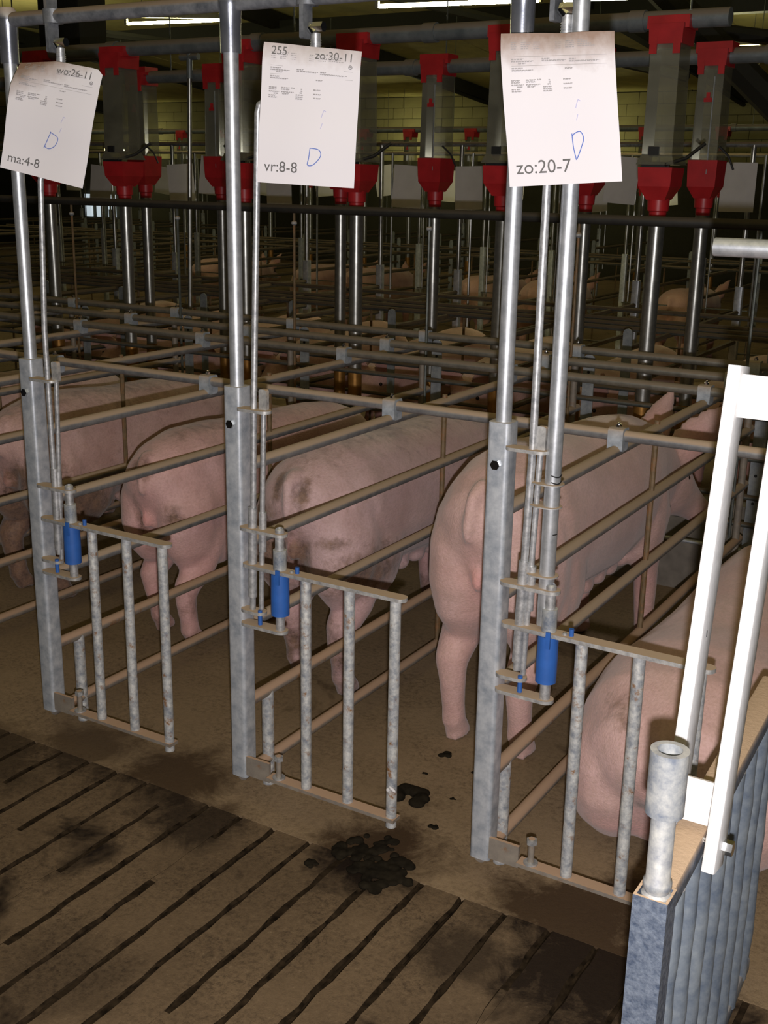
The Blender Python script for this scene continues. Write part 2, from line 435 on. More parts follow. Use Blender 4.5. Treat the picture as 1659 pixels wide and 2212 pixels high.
# back wall of concrete blocks
WY = 18.6
wall = link('wall_back', MB().bbox(-26, 5, WY + .03, WY + .25, -.45, 3.15).mesh('wall_back', 'mortar', (-10, WY, -.15), False), None, (-10, WY, -.15)); wall['kind'] = 'structure'
bme = [MB().rbox((0, 0, 0), (.432, .06, .192), .006, 1, 1).mesh('block', 'block', smooth=False) for _ in range(1)]
nb = 0
for c in range(6):
    z = 3.04 - .2 * c
    for k in range(50):
        x = -1.2 - .44 * k - (.22 if c % 2 else 0)
        b = link('block', bme[0], wall, (x + 10, .02 + rnd.uniform(-.004, .004), z + .15)); nb += 1
o = link('wall_left', MB().bbox(-26.2, -26, -.1, 19, -.45, 4.4).mesh('wall_left', 'block', (0, 0, 0), False)); o['kind'] = 'structure'
# ceiling: a roof slope of boards rising from the back wall, ridge over the middle
cl = link('ceiling', None, loc=(-10, WY, 3.15)); cl['kind'] = 'structure'
slope = (4.35 - 3.15) / (WY - 4.0)
cme = {}
def board(x0, x1, y0, y1):
    f = lambda y: 3.15 + (WY - y) * slope if y > 4 else 4.35 - (4 - y) * slope
    z0, z1 = f(y0), f(y1); g = .012
    mb = MB(); vs = [(x0 + g, y0, z0), (x1 - g, y0, z0), (x1 - g, y1, z1), (x0 + g, y1, z1)]
    vs += [(a, b, c + .03) for a, b, c in vs]
    mb.add(vs, [(0, 1, 2, 3), (7, 6, 5, 4), (0, 4, 5, 1), (1, 5, 6, 2), (2, 6, 7, 3), (3, 7, 4, 0)])
    link('ceiling_board', mb.mesh('ceiling_board', 'ceil', (-10, WY, 3.15), False), cl)
for x in range(-26, 6, 2):
    board(x, x + 2, 11.3, WY); board(x, x + 2, 4.0, 11.3); board(x, x + 2, -4.5, 4.0)
tn = 2
for x in (-17.5, -12.5, -7.6, -3.1, 1.3):                                   # dark rafters under the boards
    mb = MB()
    f = lambda y: 3.15 + (WY - y) * slope
    for (y0, y1, drop, dz) in ((4.0, WY, .22, .0),):
        vs = [(x - .07, y0, f(y0) - drop), (x + .07, y0, f(y0) - drop), (x + .07, y1, f(y1) - drop), (x - .07, y1, f(y1) - drop)]
        vs += [(a, b, c + .2) for a, b, c in vs]
        mb.add(vs, [(0, 1, 2, 3), (7, 6, 5, 4), (0, 4, 5, 1), (1, 5, 6, 2), (2, 6, 7, 3), (3, 7, 4, 0)])
    mb.rod((x, 4.6, 3.05), (x, 9.5, f(9.5) - .1), .05, 6).rod((x, 4.6, 3.05), (x, 15, f(15) - .2), .045, 6).rod((x, 15, f(15) - .2), (x, WY, 2.9), .04, 6)
    o = link('trim_%d' % tn, mb.mesh('rafter', 'beam', (x, 4.5, 3.3), False), None, (x, 4.5, 3.3)); o['kind'] = 'structure'; tn += 1
for (y, z) in ((7.5, 3.72), (11.5, 3.40)):                                   # dark purlins along the rows
    o = link('trim_%d' % tn, MB().bbox(-26, 5, y - .09, y + .09, z, z + .22).mesh('purlin', 'beam', (0, y, z), False), None, (0, y, z)); o['kind'] = 'structure'; tn += 1

# ================================================================ STALL DIVIDERS (near row)
RZ = (.911, .712, .496, .278, .077)
RX = -.036
def divider(name, label, loc, group):
    T = Thing(name, label, 'stall divider', loc, group)
    X, Y, Z = loc
    at = lambda x, y, z: (X + x, Y + y, Z + z)
    mb = MB().rbox(at(-.025, .025, .6035), (.05, .05, 1.027), .010, 5)
    post = T.part('post', mb, 'zinc')
    b = MB().hexa(at(-.026, -.007, 1.028), .011, .007, 1)
    T.part('post_bolt', b, 'chrome', parent=post)
    T.part('post_pipe', MB().rod(at(-.025, .025, 1.10), at(-.025, .025, 1.955), .0168, 20), 'pipe')
    T.part('pipe_elbow', MB().lathe(at(-.025, .025, 1.885), [(.0175, -.03), (.0228, -.03), (.0232, .02), (.0245, .055), (.027, .066), (.027, .085), (.019, .10), (.008, .102)], 20), 'elbow')
    for i, z in enumerate(RZ):
        T.part('rail', MB().rod(at(RX, .03, z), at(RX, 2.25, z), .0162, 14), 'rail_rusty' if i >= 3 else 'rail')
    T.part('stile', MB().rod(at(RX, 1.1, .05), at(RX, 1.1, .935), .0085, 8), 'stile')
    T.part('stub_leg', MB().rod(at(RX, .145, .0), at(RX, .145, .278), .0165, 14), 'gatebar')
    T.part('front_leg', MB().rod(at(RX, 2.2, .0), at(RX, 2.2, .9), .014, 10), 'rail_rusty')
    st = MB().rbox(at(0.0, 2.262, .57), (.048, .006, .72), .02, 4, 1)
    sp = T.part('end_strip', st, 'strip')
    hb = MB()
    for k in range(5): hb.hexa(at(0, 2.2575, .42 + .11 * k), .006, .002, 1, 10)
    T.part('strip_hole', hb, 'black', parent=sp)
    # welded bracket plates that guide the rods
    T.part('bracket', MB().slot(X - .006, X + .088, Y + .004, Z + 1.068, .034, .007), 'plate')
    T.part('bracket', MB().slot(X - .004, X + .132, Y + .004, Z + .775, .036, .008), 'plate')
    T.part('bracket', MB().slot(X - .004, X + .068, Y + .004, Z + .563, .034, .008), 'plate')
    T.part('bracket', MB().slot(X - .004, X + .132, Y + .004, Z + .527, .036, .008), 'plate')
    T.part('foot_bracket', MB().bbox(X - .002, X + .072, Y + .004, Y + .012, Z + .098, Z + .152), 'rail_rusty')
    hp = T.part('hinge_pin', MB().lathe(at(.112, .004, .525), [(.0115, 0), (.0115, .262), (.008, .266), (.008, .245)], 16), 'rod')
    # clamps that hold the cross rails on the top rail
    for (y, z) in ((.77, .95), (1.58, .95), (1.90, .95), (2.22, .95)):
        c = T.part('rail_clamp', MB().rbox(at(RX, y, z - .008), (.042, .046, .062), .008, 2, 0), 'clamp')
        T.part('clamp_bolt', MB().hexa(at(RX, y, z + .022), .008, .009).rod(at(RX, y, z + .02), at(RX, y, z + .037), .004, 8), 'chrome', parent=c)
        T.part('clamp_sticker', MB().bbox(X + RX + .0205, X + RX + .0218, Y + y - .012, Y + y + .012, Z + z - .002, Z + z + .007), 'blue', parent=c)
    return T
DIV = {}
DLAB = {0: 'zinc stall divider with square post at the left, under the sheet reading wo:26-11',
        1: 'zinc stall divider with square post in the middle, under the sheet reading vr:8-8',
        2: 'zinc stall divider with square post at the right, under the sheet reading zo:20-7',
        -1: 'stall divider of dusty rails crossing in front of the muddy rump at the left edge',
        -2: 'stall divider of dusty rails behind the muddy sow at the left edge',
        -3: 'farthest left stall divider of this row, dark rails at the left edge'}
d0 = divider('stall_divider', DLAB[0], (0, 0, 0), 'stall dividers of the front row')
DIV[0] = d0.o
for k in (1, 2, -1, -2, -3):
    DIV[k] = dup(d0.o, (PITCH * k, 0, 0), DLAB[k])

# cross rails clamped over the dividers
for i, (y, lab) in enumerate(((.77, 'dusty cross rail nearest the square posts, over the backs of the sows'),
                              (1.58, 'dusty cross rail second from the front, over the shoulders of the sows'),
                              (1.90, 'dusty cross rail third from the front, middle of three close together'),
                              (2.22, 'dusty cross rail fourth from the front, just before the feed drop tubes'))):
    mb = MB()
    if i == 0:
        single('cross_rail', MB().rod((-3.5, y, .952), (3.3, y, .952), .0155, 14), 'rail', lab, 'rail', (0, y, .952), 'cross rails of the front row')
    else:
        single('cross_rail', MB().rod((-3.5, y, .952), (3.3, y, .952), .0155, 14), 'rail_dim', lab, 'rail', (0, y, .952), 'cross rails of the front row')

# header pipe over the row of posts
single('header_pipe', MB().rod((-3.5, .025, 1.957), (3.6, .025, 1.957), .0172, 16), 'header',
       'grimy horizontal header pipe joining the tops of the front posts', 'pipe', (0, .025, 1.957))

# ================================================================ GATES
def gate(loc, label, group):
    T = Thing('stall_gate', label, 'gate', loc, group)
    X, Y, Z = loc
    tb = T.part('top_bar', MB().slot(X + .004, X + .466, Y + .004, Z + .682, .034, .009, True, True), 'plate')
    T.part('bar_rivet', MB().lathe((X + .150, Y + .0, Z + .6865), [(.005, 0), (.005, .004), (.002, .006)], 8), 'rod', parent=tb)
    T.part('bottom_bar', MB().slot(X + .074, X + .452, Y + .004, Z + .117, .032, .009, False, False), 'rail_rusty')
    for x in (.188, .312, .437):
        T.part('bar', MB().path([(X + x, Y + .004, Z + (.122 if x < .4 else .095)), (X + x, Y + .004, Z + .678)], .0132, 14), 'gatebar')
    T.part('hinge_collar', MB().lathe((X + .112, Y + .004, Z + .687), [(.0125, 0), (.0165, 0), (.0165, .05), (.0125, .05)], 18), 'socket')
    T.part('hinge_bush', MB().lathe((X + .112, Y + .004, Z + .571), [(.0125, 0), (.0225, 0), (.0228, .05), (.0222, .106), (.0125, .106)], 22), 'blue', label='blue plastic hinge bush')
    T.part('bush_peg', MB().rod((X + .163, Y + .004, Z + .672), (X + .163, Y + .004, Z + .702), .0055, 10), 'blue')
    T.part('bush_peg', MB().bbox(X + .116, X + .126, Y - .0215, Y - .0165, Z + .655, Z + .692), 'blue')
    T.part('bush_peg', MB().rod((X + .057, Y - .005, Z + .535), (X + .057, Y - .005, Z + .572), .0055, 10), 'blue')
    fb_ = T.part('foot_bolt', MB().rod((X + .103, Y + .004, Z + .112), (X + .103, Y + .004, Z + .185), .0075, 10), 'rail_rusty')
    T.part('bolt_nut', MB().hexa((X + .103, Y + .004, Z + .172), .0125, .011), 'rod', parent=fb_)
    T.part('washer', MB().ring((X + .103, Y + .004, Z + .122), .0165, .006, .004), 'rod', parent=fb_)
    return T
g0 = gate((0, 0, 0), 'three-bar stall gate with blue hinge bush on the left square post', 'three-bar stall gates')
GAT = {0: g0.o}
GAT[1] = dup(g0.o, (.7, 0, 0), 'three-bar stall gate with blue hinge bush on the middle square post')
GAT[2] = dup(g0.o, (1.4, 0, 0), 'three-bar stall gate with blue hinge bush on the right square post, before the lying sow')

# ================================================================ RODS AT THE POSTS
def latch(k, pts, top, lab, r):
    X = PITCH * k
    T = Thing('latch_rod', lab, 'rod', (X + .05, 0, .56), 'long latch rods at the posts')
    P = [(X + x, y, z) for x, y, z in pts]
    T.part('rod', MB().path(P, r, 12), 'rod')
    T.part('rod_sleeve', MB().rod((X + pts[-1][0], pts[-1][1], .60), (X + pts[-1][0] + .004, pts[-1][1], .83), r + .0035, 12), 'rod')
    x, y, z = top
    th = MB().rod((X + x, y, z - .085), (X + x, y, z), .0105, 12)
    for i in range(14): th.ring((X + x, y, z - .08 + .005 * i), .0118, .009, .0025, 12)
    T.part('threaded_end', th, 'rod')
    T.part('clevis_bolt', MB().hexa((X + x - .014, y, z + .012), .011, .034, 0).path([(X + x - .012, y, z + .012), (X + x, y, z + .0)], .011, 10), 'chrome')
    lv = MB().rbox((X + x - .026, (y + .02) / 2, z + .055), (.010, .034, .13), .004, 2, 0)
    lv.ring((X + x - .026, .025, 1.957 - .016), .024, .0175, .032)
    T.part('latch_lever', lv, 'header')
latch(0, [(.155, -.0+.018, 1.86), (.110, .012, 1.70), (.083, 0, 1.575), (.062, 0, 1.2), (.058, .004, 1.0), (.058, .004, .585)], (.160, .018, 1.885),
      'thin zinc latch rod beside the left square post', .0075)
latch(1, [(.205, -.0+.018, 1.86), (.203, .016, 1.76), (.195, .014, 1.75), (.080, .004, 1.752), (.069, .002, 1.745), (.066, 0, 1.73), (.040, .004, 1.076), (.028, .004, .565)], (.206, .018, 1.885),
      'thin zinc latch rod with bent top beside the middle square post', .0075)
latch(2, [(.070, -.0+.018, 1.86), (.056, -.004, 1.60), (.053, .004, 1.08), (.044, .004, .58)], (.072, .010, 1.89),
      'thin zinc latch rod between the right square post and the thick pipe', .0082)
def droprod(k, x0, x1, lab):
    X = PITCH * k
    T = Thing('drop_rod', lab, 'rod', (X + x1, .008, .56), 'short drop rods at the posts')
    T.part('rod', MB().path([(X + x0, .010, 1.07), (X + x1, .010, .57)], .0065, 10), 'rod')
    T.part('rod_head', MB().rbox((X + x0 + .001, .010, 1.094), (.021, .012, .052), .005, 2, 1), 'plate')
    T.part('rod_sleeve', MB().rod((X + x1 + .006, .010, .72), (X + x1 + .008, .010, .82), .0095, 10), 'rod')
droprod(0, .083, .060, 'short drop rod with flat head beside the left square post')
droprod(1, .064, .050, 'short drop rod with flat head beside the middle square post')
droprod(2, .068, .056, 'short drop rod with flat head beside the right square post')
# thick lifting pipe at the right post
T = Thing('lift_pipe', 'thick bright zinc pipe standing right of the right square post', 'pipe', (1.497, .004, .70))
T.part('pipe', MB().rod((1.4975, .012, .695), (1.4975, .012, 2.25), .0165, 20), 'pipe')
T.part('guide_ring', MB().slot(1.452, 1.522, .012, 1.003, .05, .0025), 'plate')
T.part('guide_ring', MB().slot(1.450, 1.520, .012, .955, .05, .0025), 'plate')
T.part('guide_ring', MB().slot(1.452, 1.522, .012, .805, .05, .003), 'plate')
mk = MB()
for z in (1.008, 1.022): mk.path([(1.4975 + .0169 * math.cos(a), .012 + .0169 * math.sin(a), z + .002 * math.sin(3 * a)) for a in [math.radians(d) for d in range(-80, 21, 10)]], .0014, 6)
mk.path([(1.4975 + .0167 * math.cos(a), .012 + .0167 * math.sin(a), .898) for a in [math.radians(d) for d in range(-45, -4, 10)]], .0012, 6)
T.part('pen_mark', mk, 'black', label='short black pen marks')

# ================================================================ RECORD SHEETS
def textmesh(body, size):
    c = bpy.data.curves.new('t', 'FONT'); c.body = body; c.size = size; c.resolution_u = 3
    o = bpy.data.objects.new('t', c); COL.objects.link(o)
    dg = bpy.context.evaluated_depsgraph_get()
    me = bpy.data.meshes.new_from_object(o.evaluated_get(dg))
    bpy.data.objects.remove(o); bpy.data.curves.remove(c)
    vs = [tuple(v.co) for v in me.vertices]; fs = [tuple(p.vertices) for p in me.polygons]
    bpy.data.meshes.remove(me); return vs, fs
def sheet(lab, cs, mat, curl, shear_top, texts, marks, seed, notch=None):
    """cs: corners tl, tr, br, bl in world; paper coordinates u right, v up (0..1)"""
    tl, tr, br, bl = [Vector(c) for c in cs]
    n = ((tr - bl).cross(tl - br)).normalized()
    if n.dot(CAM - tl) < 0: n = -n
    W = ((tr - tl).length + (br - bl).length) / 2; H = ((tl - bl).length + (tr - br).length) / 2
    def S(u, v, lift=0.0):
        p = (bl * (1 - u) + br * u) * (1 - v) + (tl * (1 - u) + tr * u) * v
        t_ = max(0, v - .82) / .18
        d = -curl * t_ * t_ + .004 * math.sin(5.2 * u + seed) * (1 - .4 * v) + .0025 * math.sin(9 * v + seed)
        if shear_top: d += shear_top(u, v)
        return p + n * (d + lift)
    nu, nv = 16, 22
    mb = MB(); vs = []; fs = []
    for j in range(nv + 1):
        for i in range(nu + 1):
            u, v = i / nu, j / nv
            if notch: u, v = notch(u, v)
            vs.append(S(u, v))
    for j in range(nv):
        for i in range(nu):
            a = j * (nu + 1) + i; fs.append((a, a + 1, a + nu + 2, a + nu + 1))
    base = (tl + tr + bl + br) / 4
    mb.add(vs, fs)
    me = bpy.data.meshes.new('record_sheet'); me.from_pydata([tuple(Vector(v) - base) for v in vs], [], fs)
    me.shade_smooth(); me.materials.append(M[mat])
    uvl = me.uv_layers.new(name='UVMap')
    for lp in me.loops:
        i = lp.vertex_index; uvl.data[lp.index].uv = ((i % (nu + 1)) / nu, (i // (nu + 1)) / nv)
    root = tag(link('record_sheet', me, None, base), lab, 'paper sheet', 'record sheets hung on the rods')
    def addp(name, vs2, fs2, mt, lift=.0012):
        q = bpy.data.meshes.new(name)
        q.from_pydata([tuple(S(x / W, y / H, lift) - base) for x, y in vs2], [], fs2)
        q.materials.append(M[mt]); link(name, q, root)
    for body, x, y, size, mt in texts:
        v2, f2 = textmesh(body, size); addp('printed_text', [(x + a[0], y + a[1]) for a in v2], f2, mt)
    # fine print: rows of small illegible dashes
    rr = random.Random(seed); v2, f2 = [], []
    def dash(x, y, L, h=.0013):
        x1 = x + L
        while x < x1:
            l = rr.uniform(.002, .006); l = min(l, x1 - x)
            k = len(v2); v2.extend([(x, y), (x + l, y), (x + l, y + h), (x, y + h)]); f2.append((k, k + 1, k + 2, k + 3)); x += l + rr.uniform(.0007, .0016)
    for (x, y, L) in marks: dash(x * W, y * H, L * W)
    addp('fine_print', v2, f2, 'fine')
    v2, f2 = [], []
    for (y) in (.842, .783):
        k = len(v2); v2.extend([(.09 * W, y * H), (.93 * W, y * H), (.93 * W, y * H + .0006), (.09 * W, y * H + .0006)]); f2.append((k, k + 1, k + 2, k + 3))
    addp('ruled_line', v2, f2, 'fine')
    return root, addp, W, H
def ribbon(pts, wd):
    vs, fs = [], []
    for i, p in enumerate(pts):
        a = pts[max(i - 1, 0)]; b = pts[min(i + 1, len(pts) - 1)]
        dx, dy = b[0] - a[0], b[1] - a[1]; L = math.hypot(dx, dy) or 1
        vs += [(p[0] - dy / L * wd, p[1] + dx / L * wd), (p[0] + dy / L * wd, p[1] - dx / L * wd)]
    fs = [(2 * i, 2 * i + 1, 2 * i + 3, 2 * i + 2) for i in range(len(pts) - 1)]
    return vs, fs
def smoothpts(ctrl, n=8):
    P = [ctrl[0]] + list(ctrl) + [ctrl[-1]]; out = []
    for i in range(1, len(P) - 2):
        for k in range(n):
            t_ = k / n; q = []
            for c in (0, 1):
                p0, p1, p2, p3 = P[i - 1][c], P[i][c], P[i + 1][c], P[i + 2][c]
                q.append(.5 * (2 * p1 + (p2 - p0) * t_ + (2 * p0 - 5 * p1 + 4 * p2 - p3) * t_ ** 2 + (3 * p1 - p0 - 3 * p2 + p3) * t_ ** 3))
            out.append(tuple(q))
    out.append(ctrl[-1]); return out
FINE = []
for i in range(4): FINE += [(.09, .935 - .014 * i, .05), (.18, .935 - .014 * i, .09 - .01 * i), (.29, .935 - .014 * i, .06)]
for i in range(4): FINE += [(.48, .935 - .014 * i, .05), (.57, .94 - .014 * i, .08), (.68, .945 - .014 * i, .05 + .035 * i)]
for (x, y, L) in ((.09, .827, .11), (.09, .813, .2), (.15, .80, .07), (.36, .827, .07), (.36, .815, .22), (.6, .82, .06), (.6, .807, .27), (.09, .768, .1), (.09, .755, .19), (.56, .762, .07),
                  (.08, .69, .08), (.08, .677, .08), (.08, .661, .11), (.13, .648, .05), (.08, .633, .08), (.08, .62, .09), (.21, .692, .09), (.21, .68, .09), (.21, .662, .13), (.22, .649, .07),
                  (.31, .694, .04), (.41, .69, .02), (.41, .676, .02), (.40, .663, .03), (.36, .647, .08), (.36, .633, .08), (.36, .62, .08), (.54, .692, .07), (.54, .662, .08), (.54, .634, .08)):
    FINE.append((x, y, L)); FINE.append((x, y - .004, L * .9))
def handD(addp, W, H, pts, faint):
    P = smoothpts([(x * W, y * H) for x, y in pts]); v2, f2 = ribbon(P, .00085); addp('handwritten_letter', v2, f2, 'pen', .0016)
    for s in faint:
        v2, f2 = ribbon(smoothpts([(x * W, y * H) for x, y in s], 4), .0007); addp('pen_stroke', v2, f2, 'penf', .0016)
FAINT = [[(.66, .555), (.645, .525), (.635, .50)], [(.66, .555), (.68, .545)], [(.65, .46), (.635, .42)]]
cs = [Vector(c) for c in ((.1065, -.056, 1.8405), (.289, .025, 1.828), (.231, -.002, 1.560), (.043, -.090, 1.606))]
def notch1(u, v):                                                     # torn and bent upper corners
    if v > .9 and u < .45: v = .9 + (v - .9) * (.30 + 1.55 * u)
    if u > .93 and v > .93: v -= (u - .93) * .6
    return u, v
# the sheet's upper left corner is folded back, so its peak lies right of the middle
cs1 = [Vector((.094, -.066, 1.868)), Vector((.289, .024, 1.832)), Vector((.231, -.002, 1.560)), Vector((.043, -.090, 1.606))]
r1, ap1, W1, H1 = sheet('tilted white record sheet reading wo:26-11 and ma:4-8 on the left post', cs1, 'paper', .012,
      lambda u, v: -.35 * max(0, (v - .74) - .55 * u) ** 1.0 * .5 if v > .74 else 0, [('ma:4-8', .014, .020, .030, 'ink'), ('wo:26-11', .104, .247, .0235, 'ink')], FINE, 3, notch1)
handD(ap1, W1, H1, [(.47, .26), (.50, .33), (.53, .40), (.535, .40), (.62, .37), (.60, .30), (.53, .262), (.47, .275)], FAINT)
r2, ap2, W2, H2 = sheet('white record sheet reading zo:30-11 and vr:8-8 on the middle post', [(.8215, -.053, 1.866), (1.010, .032, 1.848), (.997, .028, 1.575), (.8055, -.060, 1.584)], 'paper2', .012,
      lambda u, v: -.02 * max(0, v - .9) * math.exp(-((u - .5) / .12) ** 2) * 4, [('vr:8-8', .014, .024, .031, 'ink'), ('255', .018, .256, .0235, 'ink'), ('zo:30-11', .112, .254, .0235, 'ink')], FINE, 5)
handD(ap2, W2, H2, [(.54, .275), (.53, .20), (.52, .15), (.58, .155), (.65, .22), (.63, .265), (.54, .275)], FAINT)
r3, ap3, W3, H3 = sheet('white record sheet with brown stained top reading zo:20-7 on the right post', [(1.375, -.074, 1.856), (1.574, -.020, 1.858), (1.608, -.011, 1.599), (1.407, -.065, 1.585)], 'paper3', .018,
      lambda u, v: -.03 * max(0, v - .88) * math.exp(-((u - .52) / .1) ** 2) * 4 - (.10 * max(0, u - .85) * max(0, v - .7)) , [('zo:20-7', .014, .022, .034, 'ink')], FINE, 9)
handD(ap3, W3, H3, [(.585, .335), (.59, .25), (.605, .18), (.615, .165), (.66, .24), (.685, .30), (.66, .345), (.61, .335), (.585, .315)], FAINT)
for ap, W_, H_ in ((ap1, W1, H1), (ap2, W2, H2)):                     # small ringed mark at the right
    P = [(.90 * W_ + .0035 * math.cos(a), .875 * H_ + .0035 * math.sin(a)) for a in [2 * math.pi * k / 14 for k in range(15)]]
    v2, f2 = ribbon(P, .0006); v3, f3 = ribbon([(.90 * W_ - .002, .875 * H_), (.90 * W_ + .002, .875 * H_)], .0006)
    k = len(v2); ap('ringed_mark', v2 + v3, f2 + [tuple(i + k for i in f) for f in f3], 'ink')

# ================================================================ NEAR GATE ON THE RIGHT
T = Thing('pen_gate', 'dark weathered zinc gate of close vertical bars at the lower right', 'gate', (1.998, -.757, 0))
ep = MB()
for (x0, x1, y0, y1) in ((1.974, 2.022, -.779, -.775), (1.974, 2.022, -.741, -.737), (1.974, 1.978, -.775, -.741), (2.018, 2.022, -.775, -.741)):
    ep.bbox(x0, x1, y0, y1, .02, .675)
T.part('end_post', ep, 'heavy', smooth=False)
A = Vector((1.997, -.737, .655)); B = Vector((1.968, .05, .655)); dv = (B - A).normalized()
ang = math.atan2(-dv.x, dv.y)
Rz = Matrix.Rotation(ang, 3, 'Z')
T.part('top_rail', MB().rbox((A + B) / 2, (.046, (B - A).length, .040), .006, 2, 1, Rz), 'heavy')
T.part('bottom_rail', MB().rbox((A + B) / 2 - Vector((0, 0, .63)), (.04, (B - A).length, .036), .006, 2, 1, Rz), 'heavy2')
for i in range(8):
    p = A + dv * (.052 + .097 * i)
    p = p + Vector((.008, 0, 0))
    r = random.Random(60 + i); pts = []
    for j in range(12):
        z = .03 + (.642 - .03) * j / 11
        pts.append((p.x + r.uniform(-.0012, .0012), p.y + r.uniform(-.0012, .0012), z))
    T.part('bar', MB().path(pts, [.0175 + r.uniform(-.0012, .0012) for _ in pts], 14), 'heavy2')
T.part('socket_pipe', MB().lathe((2.0, -.758, .60), [(.0165, 0), (.0165, .08), (.0195, .085), (.0195, .094), (.0165, .098), (.0165, .22)], 22), 'socket')
T.part('socket_collar', MB().ring((2.0, -.758, .797), .0255, .0165, .092, 28), 'socket', label='thick zinc collar on top of the socket pipe')
T.part('socket_weld', MB().lathe((2.0, -.758, .662), [(.0165, 0), (.021, .003), (.0205, .012), (.0165, .016)], 18), 'socket')

T = Thing('gate_latch', 'bright white zinc frame of two flat bars bolted to the gate at right', 'latch frame', (1.995, -.55, .64))
def lean(x, y0, z0, y1, z1, wx, wy, name):
    d = Vector((0, y1 - y0, z1 - z0)); L = d.length; R = Matrix.Rotation(-math.atan2(d.y, d.z), 3, 'X')
    return T.part(name, MB().rbox((x, (y0 + y1) / 2, (z0 + z1) / 2), (wx, wy, L), .0035, 2, 1 if False else 2, R), 'whitebar')
b1 = lean(1.956, -.545, .64, -.428, 1.345, .020, .055, 'flat_bar')
b2 = lean(2.034, -.600, .638, -.452, 1.40, .020, .055, 'flat_bar')
tilt = Matrix.Rotation(-math.atan2(.13, .7), 3, 'X')
T.part('spacer_plate', MB().box((1.995, -.446, 1.305), (.062, .006, .062), tilt), 'whitebar')
T.part('spacer_plate', MB().box((1.995, -.572, .722), (.062, .006, .066), tilt), 'whitebar')
T.part('frame_bolt', MB().hexa((2.044, -.585, .668), .0115, .014, 0).rod((1.945, -.585, .668), (2.05, -.585, .668), .005, 8), 'chrome')
T.part('bar_scratch', MB().bbox(1.9665, 1.9672, -.50, -.498, .95, .96), 'black')

T = Thing('rail_pipe', 'short bright zinc pipe ending in mid air at the right edge', 'pipe', (2.12, .03, 0))
T.part('arm', MB().path([(1.786, 0, 1.489), (2.2, 0, 1.489)], .0165, 20), 'pipe')
T.part('pole', MB().rod((2.12, .035, 0), (2.12, .035, 2.2), .0168, 16), 'pipe')

# ================================================================ FEEDERS
def feeder(loc, label, group, skirt, zf=0.0):
    T = Thing('feed_dispenser', label, 'feeder', loc, group)
    X, Y, Z = loc
    a, b = .112, .128
    box = lambda mb, z0, z1, s0, s1: mb.add([(X + sx * a / 2 * s, Y + sy * b / 2 * s, z) for (s, z) in ((s0, z0), (s1, z1)) for (sx, sy) in ((-1, -1), (1, -1), (1, 1), (-1, 1))],
        [(0, 1, 5, 4), (1, 2, 6, 5), (2, 3, 7, 6), (3, 0, 4, 7), (3, 2, 1, 0), (4, 5, 6, 7)])
    mb = MB(); box(mb, 1.70, 2.10, 1.06, 1.0)
    if skirt: box(mb, 1.665, 1.70, 1.32, 1.08)
    T.part('clear_body', mb, 'acrylic', smooth=False)
    mb = MB(); box(mb, 2.095, 2.165, 1.12, 1.18); mb.bbox(X - .08, X + .08, Y - .055, Y + .055, 2.150, 2.195)
    for sx in (-1, 1): mb.bbox(X + sx * .045 - .014, X + sx * .045 + .014, Y - .075, Y - .068, 2.06, 2.12)
    T.part('top_saddle', mb, 'red', smooth=False)
    mb = MB(); box(mb, 1.585, 1.70 if not skirt else 1.655, 1.12, 1.20); box(mb, 1.535, 1.585, .66, 1.12)
    mb.lathe((X, Y, 1.46), [(.032, 0), (.034, .03), (.041, .034), (.043, .08)], 18)
    T.part('spout', mb, 'red', smooth=True)
    if skirt:
        T.part('shutter', MB().bbox(X - .055, X + .055, Y - .075, Y - .069, 1.655, 1.675), 'black')
        T.part('setting_knob', MB().bbox(X - .03, X + .01, Y - .078, Y - .07, 1.70, 1.73), 'black')
        T.part('lever', MB().path([(X + .04, Y - .08, 1.665), (X + .10, Y - .02, 1.69), (X + .15, Y + .04, 1.745)], .007, 8), 'black')
    else:
        k = MB(); k.bbox(X - .02, X + .016, Y - .0745, Y - .068, 1.945, 1.962).bbox(X - .010, X + .006, Y - .0745, Y - .068, 1.962, 1.985)
        T.part('marker', k, 'red')
        T.part('lever', MB().path([(X + .06, Y - .05, 1.76), (X + .10, Y - .03, 1.72), (X + .125, Y - .02, 1.66)], .005, 8), 'black')
        T.part('cord', MB().rod((X + .02, Y - .072, 1.64), (X + .02, Y - .072, 2.05), .0035, 6), 'strip')
    T.part('drop_tube', MB().rod((X, Y, .72 - zf), (X, Y, 1.47), .031, 20), 'pipe_far')
    T.part('tube_end', MB().rod((X, Y, .40 - zf), (X, Y, .73 - zf), .0325, 16), 'orange')
    return T
near = [.886, .222, -.509, -1.145, -1.915, -2.457]
far = [.808, .238, -.59, -1.173, -1.995, -2.58, -3.415]
fn = feeder((near[0], 2.4, .4), 'x', 'feed dispensers of the near row', True)
NL = ['skirted clear feed dispenser right of the zo:20-7 sheet, larger of the pair', 'clear feed dispenser mostly hidden behind the zo:20-7 sheet',
      'clear feed dispenser at the right edge of the vr:8-8 sheet, near row', 'clear feed dispenser just behind the middle post pipe, near row',
      'clear feed dispenser right of the wo:26-11 sheet, nearer of the touching pair', 'clear feed dispenser hidden behind the lower edge of the wo:26-11 sheet']
fn.o['label'] = NL[0]
for x, l in zip(near[1:], NL[1:]): dup(fn.o, (x, 2.4, .4), l)
f2 = feeder((far[0], 3.28, .25), 'x', 'feed dispensers of the far row', False, .15)
FL = ['clear feed dispenser with red marker at the far right, smaller of the pair', 'red feed spout peeping out below the right corner of the zo:20-7 sheet',
      'lone clear feed dispenser with red marker between the two right sheets', 'feed dispenser behind the vr:8-8 sheet, its tube beside a thicker tube',
      'clear feed dispenser just left of the middle post pipe, far row', 'clear dispenser right of the wo:26-11 sheet, farther of the touching pair',
      'feed dispenser of the far row at the far left, behind the left post']
f2.o['label'] = FL[0]
